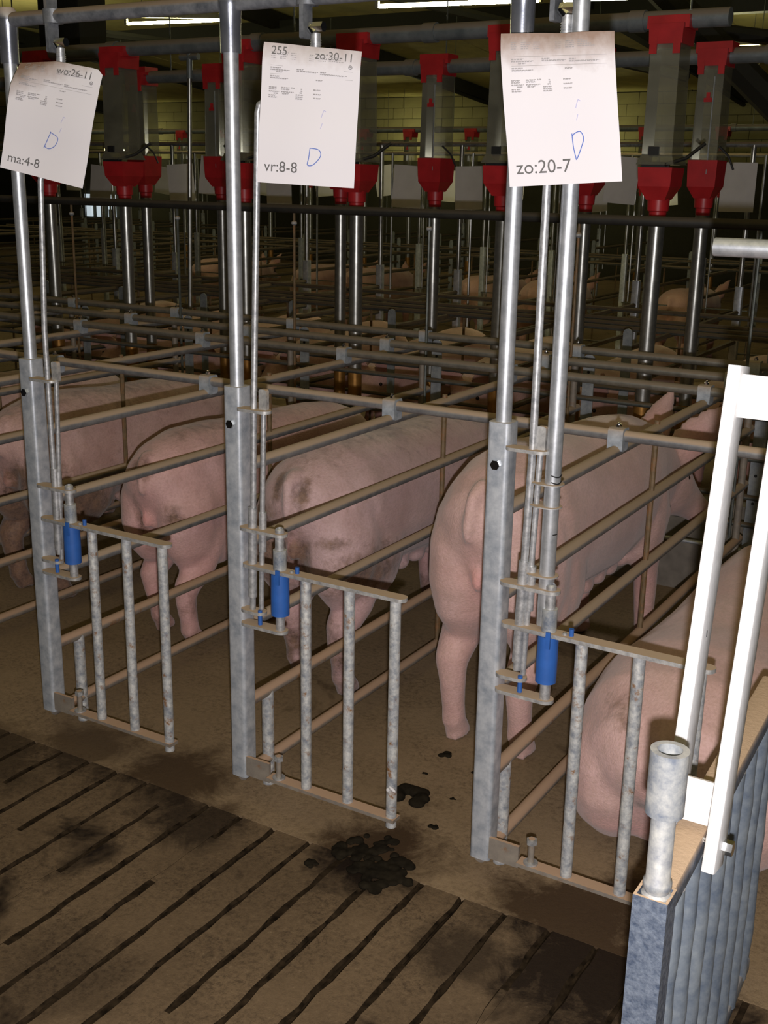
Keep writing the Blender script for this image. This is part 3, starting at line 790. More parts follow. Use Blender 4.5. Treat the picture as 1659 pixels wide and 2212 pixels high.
for x, l in zip(far[1:], FL[1:]): dup(f2.o, (x, 3.28, .25), l)

def conveyor(name, y, z, x0, x1, r, lab):
    T = Thing(name, lab, 'pipe', ((x0 + x1) / 2, y, z), 'feed conveyor tubes under the roof')
    T.part('tube', MB().rod((x0, y, z), (x1, y, z), r, 16), 'convey')
    for i in range(14):
        x = x1 - .35 - .9 * i
        if x > x0: T.part('coupling', MB().ring((0, 0, 0), .001, .0005, .001) if False else MB().rod((x - .03, y, z), (x + .03, y, z), r + .006, 16), 'convey')
        if x > x0 and i % 2 == 0: T.part('hanger', MB().rod((x + .2, y, z), (x + .2, y, z + 1.35), .004, 6).rod((x + .2, y, z - .03), (x + .2, y, z + .03), r * .6, 8), 'rail_far')
conveyor('conveyor_tube', 2.4, 2.185, -6, 1.10, .034, 'grey feed conveyor tube above the near row of dispensers')
conveyor('conveyor_tube', 3.28, 2.140, -7, 3.2, .034, 'grey feed conveyor tube above the far row of dispensers')

# dark water pipe and its thin drop rods
single('water_pipe', MB().rod((-5, 2.06, 1.464), (3.4, 2.06, 1.464), .0185, 14), 'darkpipe', 'long dark horizontal water pipe crossing before the red spouts', 'pipe', (0, 2.06, 1.464))
for i, x in enumerate((1.372, .70, .058, -.612, -1.272, -1.95)):
    T = Thing('drinker_rod', 'x', 'rod', (x, 2.06, .32), 'thin drinker rods hanging from the dark water pipe')
    T.o['label'] = ['thin drinker rod at the right edge below the short pipe', 'thin drinker rod hidden beside the right square post', 'thin drinker rod with pale cap beside the lone bright drop tube',
                    'thin drinker rod between the middle post and the pair of drop tubes', 'thin drinker rod left of the middle post', 'thin drinker rod at the left beside the left post'][i]
    T.part('rod', MB().rod((x, 2.06, .33), (x, 2.06, 1.45), .0058, 8), 'stile' if i % 2 else 'rail_far')
    T.part('cap', MB().lathe((x, 2.06, 1.395), [(.006, 0), (.013, .006), (.012, .014), (.004, .02), (.004, .035)], 12), 'clamp')
# front bars and trough
for z, lab in ((.755, 'top front bar of the near stalls behind the sow heads'), (.595, 'middle front bar of the near stalls'), (.445, 'lower front bar of the near stalls'), (.335, 'lowest front bar of the near stalls above the trough')):
    single('front_bar', MB().rod((-3.5, 2.25, z), (3.3, 2.25, z), .0105, 10), 'rail_far', lab, 'rail', (0, 2.25, z), 'front bars of the near stalls')
T = Thing('feed_trough', 'long concrete feed trough with steel lip between the two rows of stalls', 'trough', (0, 2.6, 0))
mb = MB().bbox(-3.5, 3.3, 2.32, 2.38, 0, .20).bbox(-3.5, 3.3, 2.78, 2.86, -.15, .26).bbox(-3.5, 3.3, 2.38, 2.78, 0, .05)
T.part('trough_body', mb, 'concrete', smooth=False)
T.part('steel_lip', MB().rod((-3.5, 2.325, .205), (3.3, 2.325, .205), .008, 8), 'pipe')

# ================================================================ SOWS
def loft(mb, rings, n=22, e=2.2):
    """rings: (centre, half width, half height up, half height down)"""
    C = [Vector(r[0]) for r in rings]; vs = []
    for i, (c, w_, hu, hd) in enumerate(rings):
        T_ = (C[min(i + 1, len(C) - 1)] - C[max(i - 1, 0)]).normalized()
        side = T_.cross(Vector((0, 0, 1)))
        if side.length < .15: side = Vector((1, 0, 0))
        side.normalize(); up_ = side.cross(T_)
        for k in range(n):
            a = 2 * math.pi * k / n; ca, sa = math.cos(a), math.sin(a)
            r = 1 / (abs(ca) ** e + abs(sa) ** e) ** (1 / e)
            vs.append(C[i] + side * (w_ * ca * r) + up_ * ((hu if sa > 0 else hd) * sa * r))
    fs = [(i * n + k, i * n + (k + 1) % n, (i + 1) * n + (k + 1) % n, (i + 1) * n + k) for i in range(len(C) - 1) for k in range(n)]
    fs += [tuple(range(n))[::-1], tuple(range((len(C) - 1) * n, len(C) * n))]
    return mb.add(vs, fs)
def ball(mb, c, r, R=None, n=14):
    c = Vector(c); vs = []; m_ = n // 2
    for j in range(1, m_):
        t_ = math.pi * j / m_
        for k in range(n):
            a = 2 * math.pi * k / n
            p = Vector((r[0] * math.sin(t_) * math.cos(a), r[1] * math.sin(t_) * math.sin(a), r[2] * math.cos(t_)))
            vs.append(c + (R @ p if R else p))
    p0 = Vector((0, 0, r[2])); p0 = R @ p0 if R else p0
    vs += [c + p0, c - p0]; N = (m_ - 1) * n
    fs = [(j * n + k, j * n + (k + 1) % n, (j + 1) * n + (k + 1) % n, (j + 1) * n + k) for j in range(m_ - 2) for k in range(n)]
    fs += [(N, (k + 1) % n, k) for k in range(n)] + [(N + 1, (m_ - 2) * n + k, (m_ - 2) * n + (k + 1) % n) for k in range(n)]
    return mb.add(vs, fs)
def ear(mb, base, d, side, L, W_):
    """a thin leaf shaped ear"""
    base = Vector(base); d = Vector(d).normalized(); side = Vector(side); side = (side - d * side.dot(d)).normalized(); nn = d.cross(side)
    prof = [(-.12, .55), (.0, .8), (.2, 1.0), (.45, .98), (.7, .72), (.88, .42), (1.0, .12)]
    vs = []; n = 12
    for (t_, ww) in prof:
        c = base + d * (L * t_) + nn * (.02 * math.sin(3 * t_))
        for k in range(n):
            a = 2 * math.pi * k / n
            bend = .028 * (math.cos(a) ** 2) * ww
            vs.append(c + side * (W_ * ww * math.cos(a)) + nn * (.013 * math.sin(a) + bend))
    fs = [(i * n + k, i * n + (k + 1) % n, (i + 1) * n + (k + 1) % n, (i + 1) * n + k) for i in range(len(prof) - 1) for k in range(n)]
    fs += [tuple(range(n))[::-1], tuple(range((len(prof) - 1) * n, len(prof) * n))]
    return mb.add(vs, fs)
def remesh(mb, voxel, it, name):
    me = bpy.data.meshes.new('raw'); me.from_pydata([tuple(v) for v in mb.v], [], mb.f)
    bm = bmesh.new(); bm.from_mesh(me); bmesh.ops.recalc_face_normals(bm, faces=bm.faces); bm.to_mesh(me); bm.free()
    o = bpy.data.objects.new('raw', me); COL.objects.link(o)
    r = o.modifiers.new('r', 'REMESH'); r.mode = 'VOXEL'; r.voxel_size = voxel; r.use_smooth_shade = True
    s = o.modifiers.new('s', 'SMOOTH'); s.factor = .5; s.iterations = it
    dg = bpy.context.evaluated_depsgraph_get()
    out = bpy.data.meshes.new_from_object(o.evaluated_get(dg)); out.name = name
    bpy.data.objects.remove(o); bpy.data.meshes.remove(me)
    out.shade_smooth(); return out
def paint(me, blush, grime):
    n = len(me.vertices); co = np.empty(n * 3, np.float32); me.vertices.foreach_get('co', co); co = co.reshape(-1, 3)
    for nm, spots in (('blush', blush), ('grime', grime)):
        f = np.zeros(n, np.float32)
        for (c, r, a) in spots:
            d = np.sqrt((((co - np.array(c)) / np.array(r)) ** 2).sum(1))
            f = np.maximum(f, a * np.clip(1.25 - d, 0, 1))
        at = me.attributes.new(nm, 'FLOAT', 'POINT'); at.data.foreach_set('value', np.clip(f, 0, 1))
def sow_mesh(name, S=1.0, H=1.0, W_=1.0, head=(0, 0), legs=(0, 0, 0, 0), tail=1, voxel=.0115, grime=(), tailx=0.0):
    """standing sow, rump at y = 0, looking along +y; head = (turn to +x, drop)"""
    mb = MB(); tx, dz = head
    R_ = [((0, -.012, .585), .035, .05, .08), ((0, .0, .59), .095, .115, .15), ((0, .035, .60), .145, .165, .205), ((0, .10, .612), .178, .20, .24), ((0, .20, .62), .196, .222, .255),
          ((0, .34, .615), .196, .228, .25), ((0, .55, .60), .196, .222, .245), ((0, .78, .595), .203, .222, .258), ((0, .98, .595), .194, .214, .245), ((0, 1.12, .598), .172, .192, .205),
          ((tx * .08, 1.23, .605 - dz * .1), .145, .165, .175), ((tx * .24, 1.33, .61 - dz * .3), .118, .130, .140)]
    loft(mb, R_)
    # head: skull, cheeks and a tapering snout with a flat disc
    hx = lambda f: tx * (.24 + .76 * f); hz = lambda f: .615 - dz * (.3 + .7 * f)
    H_ = []
    for f, w_, hu, hd, dy in ((0, .105, .12, .125, 0), (.18, .108, .112, .12, .075), (.36, .098, .092, .110, .135), (.52, .078, .070, .088, .19), (.68, .062, .056, .070, .245), (.85, .053, .048, .056, .30), (.97, .052, .050, .052, .335), (1.0, .044, .042, .044, .342)):
        k = 1 - .45 * abs(tx) / .25 * f
        H_.append(((hx(f), 1.31 + dy * k, hz(f) - .02 * f), w_, hu, hd))
    loft(mb, H_)
    c0 = Vector(H_[1][0]); c1 = Vector(H_[6][0]); D = (c1 - c0).normalized(); sd = D.cross(Vector((0, 0, 1))).normalized()
    for s in (-1, 1):
        b = c0 + sd * (s * .075) + Vector((0, 0, .095)) - D * .01
        ear(mb, b, sd * (s * .26) + Vector((0, 0, .80 - 2.4 * max(0, dz - .22) / .05 * .25)) + D * .52, (sd * (s * .26) + Vector((0, 0, .80)) + D * .52).cross(Vector((.45, -.88, .15))), .262, .072)
    # hams, thighs, shoulders
    for s in (-1, 1):
        ball(mb, (s * .098, .135, .535), (.108, .150, .235)); ball(mb, (s * .115, .26, .48), (.085, .17, .19))
        ball(mb, (s * .120, 1.05, .49), (.082, .125, .20)); ball(mb, (s * .075, 1.33, .56), (.055, .09, .09))
    # legs: hip-knee-hock-fetlock-hoof, shoulder-elbow-wrist-fetlock-hoof
    for s, off in ((-1, legs[0]), (1, legs[1])):
        x = s * .108
        P = [((x, .17 + off * .2, .52), .092), ((x + s * .006, .21 + off * .4, .41), .080), ((x + s * .008, .165 + off * .6, .315), .064), ((x + s * .006, .095 + off * .8, .245), .050), ((x, .100 + off * .9, .19), .041), ((x, .114 + off, .11), .036), ((x, .120 + off, .07), .037), ((x, .135 + off, .035), .035), ((x, .140 + off, .004), .034)]
        mb.path([p for p, r in P], [r for p, r in P], 14)
        for q in (-1, 1): mb.path([(x + q * .017, .145 + off, .045), (x + q * .019, .172 + off, .006)], [.021, .018], 10); mb.path([(x + q * .018, .100 + off, .078), (x + q * .019, .093 + off, .050)], [.013, .010], 8)
    for s, off in ((-1, legs[2]), (1, legs[3])):
        x = s * .118
        P = [((x, 1.08 + off * .2, .50), .085), ((x, 1.065 + off * .4, .39), .066), ((x, 1.075 + off * .7, .29), .048), ((x, 1.085 + off * .85, .225), .043), ((x, 1.085 + off * .95, .15), .039), ((x, 1.09 + off, .085), .036), ((x, 1.10 + off, .04), .036), ((x, 1.105 + off, .004), .036)]
        mb.path([p for p, r in P], [r for p, r in P], 14)
        for q in (-1, 1): mb.path([(x + q * .017, 1.112 + off, .045), (x + q * .019, 1.138 + off, .006)], [.021, .018], 10)
    # udder
    for k in range(6):
        for s in (-1, 1): ball(mb, (s * .07, .42 + .11 * k, .345), (.035, .05, .03), n=10)
    # tail and vulva
    if tail: 
        P = [(0, .06, .755), (tailx * .2, .005, .770), (tailx * .6, -.034, .752), (tailx * .9, -.044, .712), (tailx, -.052, .668), (tailx * 1.1, -.044, .632)]
        mb.path(P, [.030, .024, .019, .017, .015, .011], 10)
    ball(mb, (0, .004, .525), (.020, .026, .040), n=12)
    mb.v = [(v[0] * W_ * S, v[1] * S, v[2] * H) for v in mb.v]
    me = remesh(mb, voxel, 5, name)
    bl = [((0, -.01, .525 * H), (.035, .05, .05), .9), ((0, 0, .47 * H), (.06, .10, .20), .4)]
    for s in (-1, 1):
        b = c0 + sd * (s * .12) + Vector((0, 0, .19)) + D * .06; bl.append(((b.x * W_ * S, b.y * S, b.z * H), (.06, .07, .08), .6))
        bl.append(((s * .12 * W_ * S, 1.08 * S, .22 * H), (.07, .10, .20), .5)); bl.append(((s * .11 * W_ * S, .14 * S, .22 * H), (.08, .10, .2), .35))
    bl.append((((hx(1)) * W_ * S, H_[-1][0][1] * S, H_[-1][0][2] * H), (.06, .06, .06), .6))
    gr = [((s * .11 * W_ * S, .14 * S, .03), (.10, .12, .12), .55) for s in (-1, 1)] + [((s * .11 * W_ * S, 1.1 * S, .03), (.10, .12, .12), .6) for s in (-1, 1)]
    gr.append(((0, .6 * S, .86 * H), (.18, .7, .13), .42))
    paint(me, bl, gr + list(grime))
    eyes, nos = [], []
    for s in (-1, 1):
        p = Vector(H_[2][0]) + sd * (s * .088) + Vector((0, 0, .055)); e_ = MB(); ball(e_, (p.x * W_ * S, p.y * S, p.z * H), (.011, .011, .011), n=10); eyes.append(e_)
        p = Vector(H_[7][0]) + sd * (s * .018) + D * .004; e_ = MB(); ball(e_, (p.x * W_ * S, p.y * S, p.z * H), (.009, .009, .011), n=8); nos.append(e_)
    return me, eyes, nos
def sow(me3, mat, loc, label, rz=0, group='sows in the stalls'):
    me, ey, no = me3
    me.materials.clear(); me.materials.append(M[mat])
    o = tag(link('sow', me, None, loc), label, 'pig', group); o.rotation_euler = (0, 0, rz)
    for nm, l in (('eye', ey), ('nostril', no)):
        for q in l or (): link(nm, q.mesh(nm, 'eye'), o)
    return o
pD = sow(sow_mesh('sow_body', S=.985, H=1.05, W_=1.0, head=(.185, .21), legs=(-.02, -.02, .02, .06), tailx=-.012, grime=[((0, .3, .92), (.22, .5, .12), .62), ((-.10, .0, .60), (.1, .1, .2), .35), ((.2, .75, .62), (.08, .3, .25), .42)]), 'pigD', (1.075, .55, 0),
         'clean pink standing sow behind the right square post, head turned to the right')
pC = sow(sow_mesh('sow_body', S=1.0, H=.955, W_=1.02, head=(0, .27), legs=(.06, .0, .0, .05), tailx=.015,
         grime=[((-.10, .02, .50), (.12, .16, .17), .80), ((.18, .14, .43), (.12, .2, .10), .85), ((-.045, -.01, .71), (.028, .08, .07), .9), ((.05, .0, .69), (.025, .08, .06), .8), ((.025, .0, .45), (.05, .12, .14), .95), ((.13, .05, .545), (.06, .1, .025), .85), ((.11, .13, .16), (.09, .12, .12), .8), ((-.11, .13, .13), (.09, .12, .10), .7)]), 'pigC', (.42, .60, 0),
         'grey pink standing sow with dirty rump behind the middle square post')
pB = sow(sow_mesh('sow_body', S=.98, H=.90, W_=.87, head=(0, .27), legs=(.03, -.02, .0, .0), tailx=.03,
         grime=[((.11, .03, .49), (.05, .10, .06), .80), ((0, -.02, .655), (.06, .08, .06), .95), ((0, .25, .80), (.2, .3, .09), .75), ((-.03, .0, .42), (.03, .1, .2), .7), ((.12, .12, .16), (.08, .1, .08), .6)]), 'pigB', (-.232, .665, 0),
         'pink standing sow with speckled ham between the left and middle square posts')
pA = sow(sow_mesh('sow_body', S=1.0, H=.93, W_=1.06, head=(0, .27), tailx=.02,
         grime=[((.10, .06, .50), (.14, .14, .09), 1.0), ((.1, .1, .36), (.24, .26, .14), 1.4), ((0, .14, .12), (.3, .3, .3), 1.5), ((.16, .3, .30), (.1, .3, .12), 1.0)]), 'pigA', (-.975, .72, 0),
         'standing sow with mud caked on its rump behind the left square post')
pA2 = sow(sow_mesh('sow_body', S=1.0, H=.90, W_=1.04, head=(0, .27), tailx=-.02, grime=[((.08, .06, .46), (.2, .2, .2), 1.0), ((0, .14, .12), (.3, .3, .3), 1.5)]), 'pigA', (-1.69, .70, 0),
          'muddy standing sow at the left edge behind two dividers')
# lying sow: on her belly and side, rump towards the alley
mb = MB()
loft(mb, [((1.72, .255, .20), .05, .05, .06), ((1.72, .27, .215), .14, .12, .14), ((1.715, .32, .235), .21, .18, .20), ((1.705, .44, .25), .268, .225, .24), ((1.70, .60, .255), .285, .235, .25), ((1.70, .78, .25), .275, .225, .245),
          ((1.71, 1.0, .25), .265, .24, .245), ((1.715, 1.25, .255), .262, .262, .25), ((1.72, 1.5, .26), .25, .265, .25), ((1.725, 1.68, .25), .205, .225, .235), ((1.73, 1.82, .23), .15, .165, .19), ((1.735, 1.92, .20), .11, .12, .15), ((1.74, 2.02, .17), .08, .09, .11), ((1.745, 2.12, .15), .055, .058, .075), ((1.745, 2.20, .14), .05, .05, .055)], n=28, e=2.35)
ball(mb, (1.56, .42, .20), (.135, .17, .19)); ball(mb, (1.86, .42, .20), (.15, .17, .19)); ball(mb, (1.55, .60, .14), (.11, .20, .13)); ball(mb, (1.90, .58, .13), (.11, .22, .12))
mb.path([(1.49, .62, .09), (1.475, .85, .05), (1.485, 1.0, .04)], [.07, .045, .04], 12); mb.path([(1.93, .6, .09), (1.96, .9, .05), (1.96, 1.05, .04)], [.07, .045, .04], 12)
mb.path([(1.52, 1.45, .15), (1.49, 1.72, .06), (1.50, 1.88, .045)], [.085, .05, .04], 12); mb.path([(1.92, 1.45, .15), (1.95, 1.72, .06), (1.95, 1.9, .045)], [.085, .05, .04], 12)
for s in (-1, 1): ear(mb, (1.735 + s * .085, 1.86, .32), (s * .5, .5, .5), (s * .3, -.8, .2), .18, .058)
mb.path([(1.72, .30, .385), (1.70, .25, .375), (1.715, .228, .33), (1.735, .228, .29), (1.73, .235, .26)], [.024, .02, .017, .014, .010], 10)
ball(mb, (1.72, .245, .20), (.028, .03, .045), n=12)
mb.v = [(v[0] - 1.72, v[1] - .25, max(v[2], .004)) for v in mb.v]
meE = remesh(mb, .012, 6, 'sow_body')
paint(meE, [((0, 0, .14), (.10, .08, .14), .8), ((.0, .05, .05), (.16, .12, .10), .7)], [((-.02, .03, .20), (.14, .12, .09), .85), ((-.12, .08, .385), (.13, .12, .06), .85), ((0, .2, .0), (.3, .4, .08), .5), ((.1, .02, .3), (.1, .1, .1), .6)])
pE = sow((meE, None, None), 'pigD', (1.72, .25, 0.0), 'sow lying down with her rump to the alley behind the right gate')

# sows of the opposite row look at us over the trough; farther rows are lower copies
far_mesh = sow_mesh('far_sow_body', S=1.0, H=.92, W_=1.02, head=(.0, .10), voxel=.02)
pf = None
FX = [(1.5, 0), (.80, .02), (.10, .05), (-.58, .0), (-1.26, .06), (-1.93, .02), (-2.61, .05), (-3.29, .0), (-3.97, .04)]
for i, (x, j) in enumerate(FX):
    lab = ['sow facing us beyond the trough behind the white latch frame', 'sow facing us beyond the trough under the right pair of drop tubes', 'sow facing us beyond the trough right of the right square post pipe',
           'sow facing us beyond the trough around the lone bright drop tube', 'sow facing us beyond the trough under the middle pair of drop tubes', 'sow facing us beyond the trough right of the middle post pipe',
           'sow facing us beyond the trough left of the middle post pipe', 'sow facing us beyond the trough under the left pair of drop tubes', 'sow facing us beyond the trough beside the left post pipe'][i]
    if pf is None: pf = sow(far_mesh, 'pigG', (x, 5.11 + j, -.15), lab, math.pi, 'sows of the opposite row')
    else: dup(pf, (x, 5.11 + j, -.15), lab)

# ================================================================ OPPOSITE ROW AND FARTHER ROWS
def far_divider(loc, label, group, s=1):
    """simpler divider of a far row; s = -1 turns it to face us"""
    T = Thing('stall_divider', label, 'stall divider', loc, group)
    X, Y, Z = loc
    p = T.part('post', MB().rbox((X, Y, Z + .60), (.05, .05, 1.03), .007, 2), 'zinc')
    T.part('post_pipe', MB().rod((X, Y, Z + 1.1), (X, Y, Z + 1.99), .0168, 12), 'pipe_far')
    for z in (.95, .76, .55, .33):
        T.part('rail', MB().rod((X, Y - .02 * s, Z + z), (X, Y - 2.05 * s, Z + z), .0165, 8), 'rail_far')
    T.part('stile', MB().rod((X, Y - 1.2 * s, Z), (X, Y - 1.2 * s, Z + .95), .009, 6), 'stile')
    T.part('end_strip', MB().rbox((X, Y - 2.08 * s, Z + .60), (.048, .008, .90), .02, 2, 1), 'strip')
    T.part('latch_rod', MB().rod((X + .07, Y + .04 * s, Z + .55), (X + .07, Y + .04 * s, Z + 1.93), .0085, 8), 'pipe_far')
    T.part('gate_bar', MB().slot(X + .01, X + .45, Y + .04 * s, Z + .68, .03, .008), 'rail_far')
    return T
D2X = [1.16, .45, -.24, -.92, -1.60, -2.27, -2.95, -3.63, -4.31, -5.0]
d2 = far_divider((D2X[0], 5.5, -.15), 'far stall divider beyond the trough, first from the right', 'stall dividers of the opposite row', 1)
for i, x in enumerate(D2X[1:]): dup(d2.o, (x, 5.5, -.15), 'far stall divider beyond the trough, %s from the right' % ORD[i + 1])
for i, (y, z) in enumerate(((4.085, .815), (4.29, .815), (4.50, .815), (5.03, .815))):
    single('cross_rail', MB().rod((-7, y, z), (2.6, y, z), .0155, 8), 'rail_far', '%s dim cross rail of the opposite row beyond the drop tubes' % ['nearest', 'second', 'third', 'farthest'][i], 'rail', (0, y, z), 'cross rails of the opposite row')
for i, x in enumerate(D2X): 
    for (y) in (5.03, 4.085):
        pass
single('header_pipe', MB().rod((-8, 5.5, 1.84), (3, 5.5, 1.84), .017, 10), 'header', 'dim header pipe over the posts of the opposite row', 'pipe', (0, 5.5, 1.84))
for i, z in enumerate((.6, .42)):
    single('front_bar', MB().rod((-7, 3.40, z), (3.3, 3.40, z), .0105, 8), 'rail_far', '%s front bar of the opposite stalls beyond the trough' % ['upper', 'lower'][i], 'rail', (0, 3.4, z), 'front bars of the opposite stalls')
def far_sheet(loc, label, group, rot, tilt):
    mb = MB(); n = 6; vs = []; fs = []
    for j in range(n + 1):
        for i in range(n + 1):
            u = i / n - .5; v = j / n; vs.append((u * .21, -.012 * math.sin(3 * u + 1) - .03 * max(0, v - .8), (v - 1) * .297))
    for j in range(n):
        for i in range(n):
            a = j * (n + 1) + i; fs.append((a, a + 1, a + n + 2, a + n + 1))
    mb.add(vs, fs)
    o = tag(link('record_sheet', mb.mesh('far_record_sheet', 'farsheet'), None, loc), label, 'paper sheet', group)
    o.rotation_euler = (0, tilt, rot); return o
fs0 = None
SH2 = [(.40, 1.73, .24, 'far pale record sheet left of the short pipe at the right edge'), (-.35, 1.76, .5, 'far pale record sheet just right of the zo:20-7 sheet, behind the larger dispenser'), (-.56, 1.70, 1.0, 'narrow far record sheet touching the right edge of the zo:20-7 sheet'), (-1.49, 1.69, .95, 'narrow far record sheet right of the lone red spout'),
       (-1.98, 1.69, .75, 'far pale record sheet left of the lone red spout'), (-3.15, 1.66, .3, 'far pale record sheet under the vr:8-8 sheet'), (-3.78, 1.74, .75, 'far pale record sheet left of the middle post pipe, half behind red spout'), (-4.15, 1.68, .7, 'far pale record sheet beside the thin tall pole'), (-5.02, 1.66, .25, 'far pale record sheet under the right corner of the wo:26-11 sheet')]
for i, (x, z, rt, l) in enumerate(SH2):
    lo = (x, 5.40, z)
    if fs0 is None: fs0 = far_sheet(lo, l, 'record sheets of the opposite row', .25, 0)
    else:
        c = dup(fs0, lo, l); c.rotation_euler = (0, rnd.uniform(-.12, .12), rt)
# thin tall pole at the left
T = Thing('support_pole', 'thin tall steel pole left of the middle post pipe reaching the conveyor tube', 'pole', (-2.16, 3.235, -.15))
T.part('pole', MB().rod((-2.25, 3.228, -.15), (-2.165, 3.228, 2.23), .0125, 12), 'pipe_far')
T.part('pole_tee', MB().rod((-2.168, 3.228, 2.12), (-2.163, 3.228, 2.28), .018, 12).rod((-2.23, 3.228, 2.235), (-2.10, 3.228, 2.235), .018, 12), 'convey')
# farther rows
D3X = [-.6 - .73 * i for i in range(14)]
d3 = None
for i, x in enumerate(D3X):
    lab = 'dim stall divider of the third row of stalls, %s from the right' % ORD[i]
    if d3 is None: d3 = far_divider((x, 8.3, -.15), lab, 'stall dividers of the third row', -1)
    else: dup(d3.o, (x, 8.3, -.15), lab)
for i, (y, z) in enumerate(((9.1, .815), (10.0, .815), (10.4, .815))):
    single('cross_rail', MB().rod((-12, y, z), (1, y, z), .0155, 6), 'rail_far', '%s dim cross rail of the third row of stalls' % ORD[i], 'rail', (-3, y, z), 'cross rails of the third row')
single('header_pipe', MB().rod((-12, 8.3, 1.84), (2, 8.3, 1.84), .017, 8), 'header', 'dim header pipe over the posts of the third row', 'pipe', (-3, 8.3, 1.84))
f3 = None
for i in range(11):
    x = -1.25 - .76 * i - (.1 if i % 2 else 0); lab = 'small dim red feed dispenser far behind, %s from the right' % ORD[i]
    if f3 is None: f3 = feeder((x, 10.9, .4), lab, 'feed dispensers of the third row', False, .1)
    else: dup(f3.o, (x, 10.9, .4), lab)
conveyor('conveyor_tube', 10.9, 2.185, -12, 1.0, .034, 'dim feed conveyor tube far behind over the third row')
for i in range(11):
    x = -1.0 - .73 * i; c = dup(fs0, (x, 8.24, 1.70 + rnd.uniform(-.03, .03)), 'tiny far record sheet of the third row, %s from the right' % ORD[i])
    c['group'] = 'record sheets of the third row'; c.rotation_euler = (0, rnd.uniform(-.2, .2), rnd.uniform(0, .6))
for i, x in enumerate([-1.0 - .73 * k for k in range(9)]):
    if i % 3 == 1: continue
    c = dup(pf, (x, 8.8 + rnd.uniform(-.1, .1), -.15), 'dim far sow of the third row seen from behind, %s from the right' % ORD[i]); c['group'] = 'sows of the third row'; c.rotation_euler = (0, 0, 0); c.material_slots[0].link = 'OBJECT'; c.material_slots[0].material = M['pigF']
d4 = None
for i in range(16):
    x = -3.0 - .73 * i; lab = 'very dim stall divider of the last row before the block wall, %s from the right' % ORD[i]
    if d4 is None: d4 = far_divider((x, 13.9, -.15), lab, 'stall dividers of the last row', 1)
    else: dup(d4.o, (x, 13.9, -.15), lab)

for (a_, b_, th) in (((-.52, 6.0, 2.95), (.62, 6.0, 1.93), .10), ((-.12, 6.4, 2.62), (.95, 6.4, 2.45), .05), ((-3.3, 9.0, 3.05), (-1.1, 9.0, 2.55), .05)):
    o = link('trim_%d' % tn, MB().rod(a_, b_, th, 8).mesh('roof_brace', 'beam', a_, True), None, a_); o['kind'] = 'structure'; tn += 1
single('ceiling_box', MB().rbox((-5.55, 5.67, 2.86), (.50, .34, .62), .03, 2).rod((-5.55, 5.67, 3.1), (-5.55, 5.67, 4.3), .03, 8), 'beam', 'black box added in the dark region under the roof above the wo:26-11 sheet', 'box', (-5.55, 5.67, 2.56))  # plain black box added to fill a dark region, no known fitting

# ================================================================ LAMPS
def lamp(c, d, L, lab, group='fluorescent lamps'):
    c = Vector(c); d = Vector(d).normalized(); T = Thing('fluorescent_lamp', lab, 'lamp', tuple(c), group)
    T.part('housing', MB().box(c + Vector((0, 0, .062)), (.07, L + .08, .05), Matrix.Rotation(math.atan2(-d.x, d.y), 3, 'Z')), 'lampbody', smooth=False)
    T.part('tube', MB().rod(c - d * L / 2, c + d * L / 2, .016, 10), 'tube')
    for s in (-1, 1):
        q = c + d * (s * L * .35); zc = 3.15 + (WY - q.y) * slope if q.y > 4 else 4.35 - (4 - q.y) * slope
        T.part('hanger', MB().rod(q + Vector((0, 0, .08)), (q.x, q.y, zc + .005), .004, 6), 'lampbody')
    e = MB()
    for s in (-1, 1): e.box(c + d * (s * (L / 2 + .012)) + Vector((0, 0, .02)), (.03, .03, .07))
    T.part('tube_holder', e, 'lampbody', smooth=False)
    return T
LD = (.87, .50, .05)
lamp((-6.59, 8.25, 3.20), LD, 1.10, 'lit fluorescent lamp between the left and middle post pipes')
lamp((-2.20, 6.50, 2.925), LD, 1.25, 'lit fluorescent lamp at the top centre, left half of the long strip', 'fluorescent lamps in the long strip')
lamp((-.97, 7.21, 2.99), LD, 1.20, 'lit fluorescent lamp at the top centre, right half of the long strip', 'fluorescent lamps in the long strip')
lamp((-1.50, 12.0, 3.09), (1, .1, 0), .5, 'small lit lamp at the top right beside the farther dispenser of the pair')
lamp((-10.6, 9.0, 3.24), (1, .1, 0), 1.1, 'lit lamp cut by the left edge above the wo:26-11 sheet')
lamp((-9.35, 17.6, 2.21), (1, 0, 0), .5, 'tiny lit lamp low before the block wall near the centre')
lamp((-16.6, 17.6, 2.10), (1, 0, 0), .6, 'tiny lit lamp low before the block wall at the left')
lamp((-5.6, 17.6, 2.30), (1, 0, 0), .4, 'tiny lit lamp low before the block wall behind the zo:20-7 sheet')
# small daylight openings far behind at the left
for i, x in enumerate((-18.45, -18.08, -17.7)):
    o = link('window_%d' % (i + 1), MB().bbox(-.10, .10, -.03, .03, -.26, .26).mesh('daylight_window', 'window', smooth=False), None, (x, 18.56, .86)); o['kind'] = 'structure'

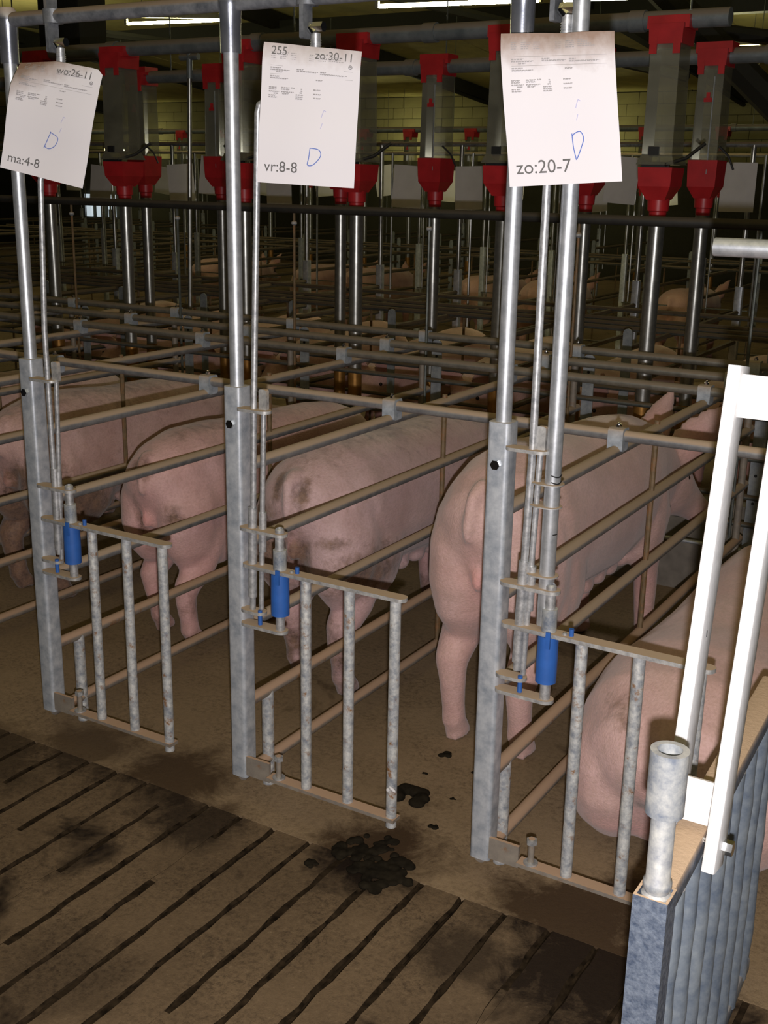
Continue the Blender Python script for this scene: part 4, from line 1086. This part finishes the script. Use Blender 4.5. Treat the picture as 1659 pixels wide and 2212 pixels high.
# ================================================================ DUNG
def dung(c, r, lab, seed, n=3):
    rr = random.Random(seed); mb = MB()
    big = n >= 6
    for i in range(n * (7 if big else 4)):
        a = rr.uniform(0, 6.283); d = r * rr.random() ** .6 * (1.25 if big else .7); k = rr.uniform(.16, .34) if big else rr.uniform(.35, .6)
        if seed == 4: a = rr.uniform(-.7, 3.7); d = r * rr.uniform(.7, .95); k = rr.uniform(.5, .62)
        ball(mb, (c[0] + d * math.cos(a), c[1] + d * math.sin(a), .1 * r * k), (r * k, r * k * rr.uniform(.75, 1), r * k * rr.uniform(.35, .6)), Matrix.Rotation(rr.uniform(0, 3), 3, 'Z'), 10)
    return tag(link('dung_pat', remesh(mb, max(.0022, r * .07), 2, 'dung_pat'), None, (0, 0, 0)), lab, 'dung', 'dung pats on the floor')
def put(o, c):
    me = o.data
    for v in me.vertices: v.co -= Vector(c)
    o.location = c; me.materials.clear(); me.materials.append(M['dung']); me.shade_smooth()
for c, r, l, sd, n in (((1.030, .285, 0), .042, 'dark horseshoe dung pat beside the end bar of the middle gate', 4, 5), ((.998, .545, 0), .020, 'single dark dung pellet left of the clean sow hind foot', 5, 2),
                       ((1.020, -.03, .0), .034, 'large dark dung lump on the slats left of the dark heap', 6, 3), ((.985, -.11, .0), .022, 'small dark dung lump on the slats, leftmost of all', 7, 2),
                       ((1.155, .19, 0), .016, 'small dung pellet left of the right square post foot', 8, 2), ((1.075, .02, 0), .052, 'low dark heap of dung below the middle gate end, left part', 9, 6), ((1.15, -.05, 0), .060, 'low dark heap of dung below the middle gate end, right part', 10, 7),
                       ((1.00, .42, 0), .009, 'tiny dung crumb on the stall floor behind the middle gate', 11, 2), ((1.13, .34, 0), .010, 'tiny dung crumb right of the horseshoe dung pat', 12, 2), ((1.11, .50, 0), .008, 'tiny dung crumb before the clean sow hind feet', 13, 2)):
    o = dung(c, r, l, sd, n); put(o, c)

speck = MB(); ball(speck, (1.148, -.012, .205), (.011, .004, .004), Matrix.Rotation(.5, 3, 'Y'), 10); ball(speck, (1.136, -.012, .200), (.005, .004, .005), None, 8)
single('white_speck', speck, 'farsheet', 'tiny white scrap stuck on the end bar of the middle gate', 'speck', (1.14, -.012, .20))  # two small white blobs added as a bright speck
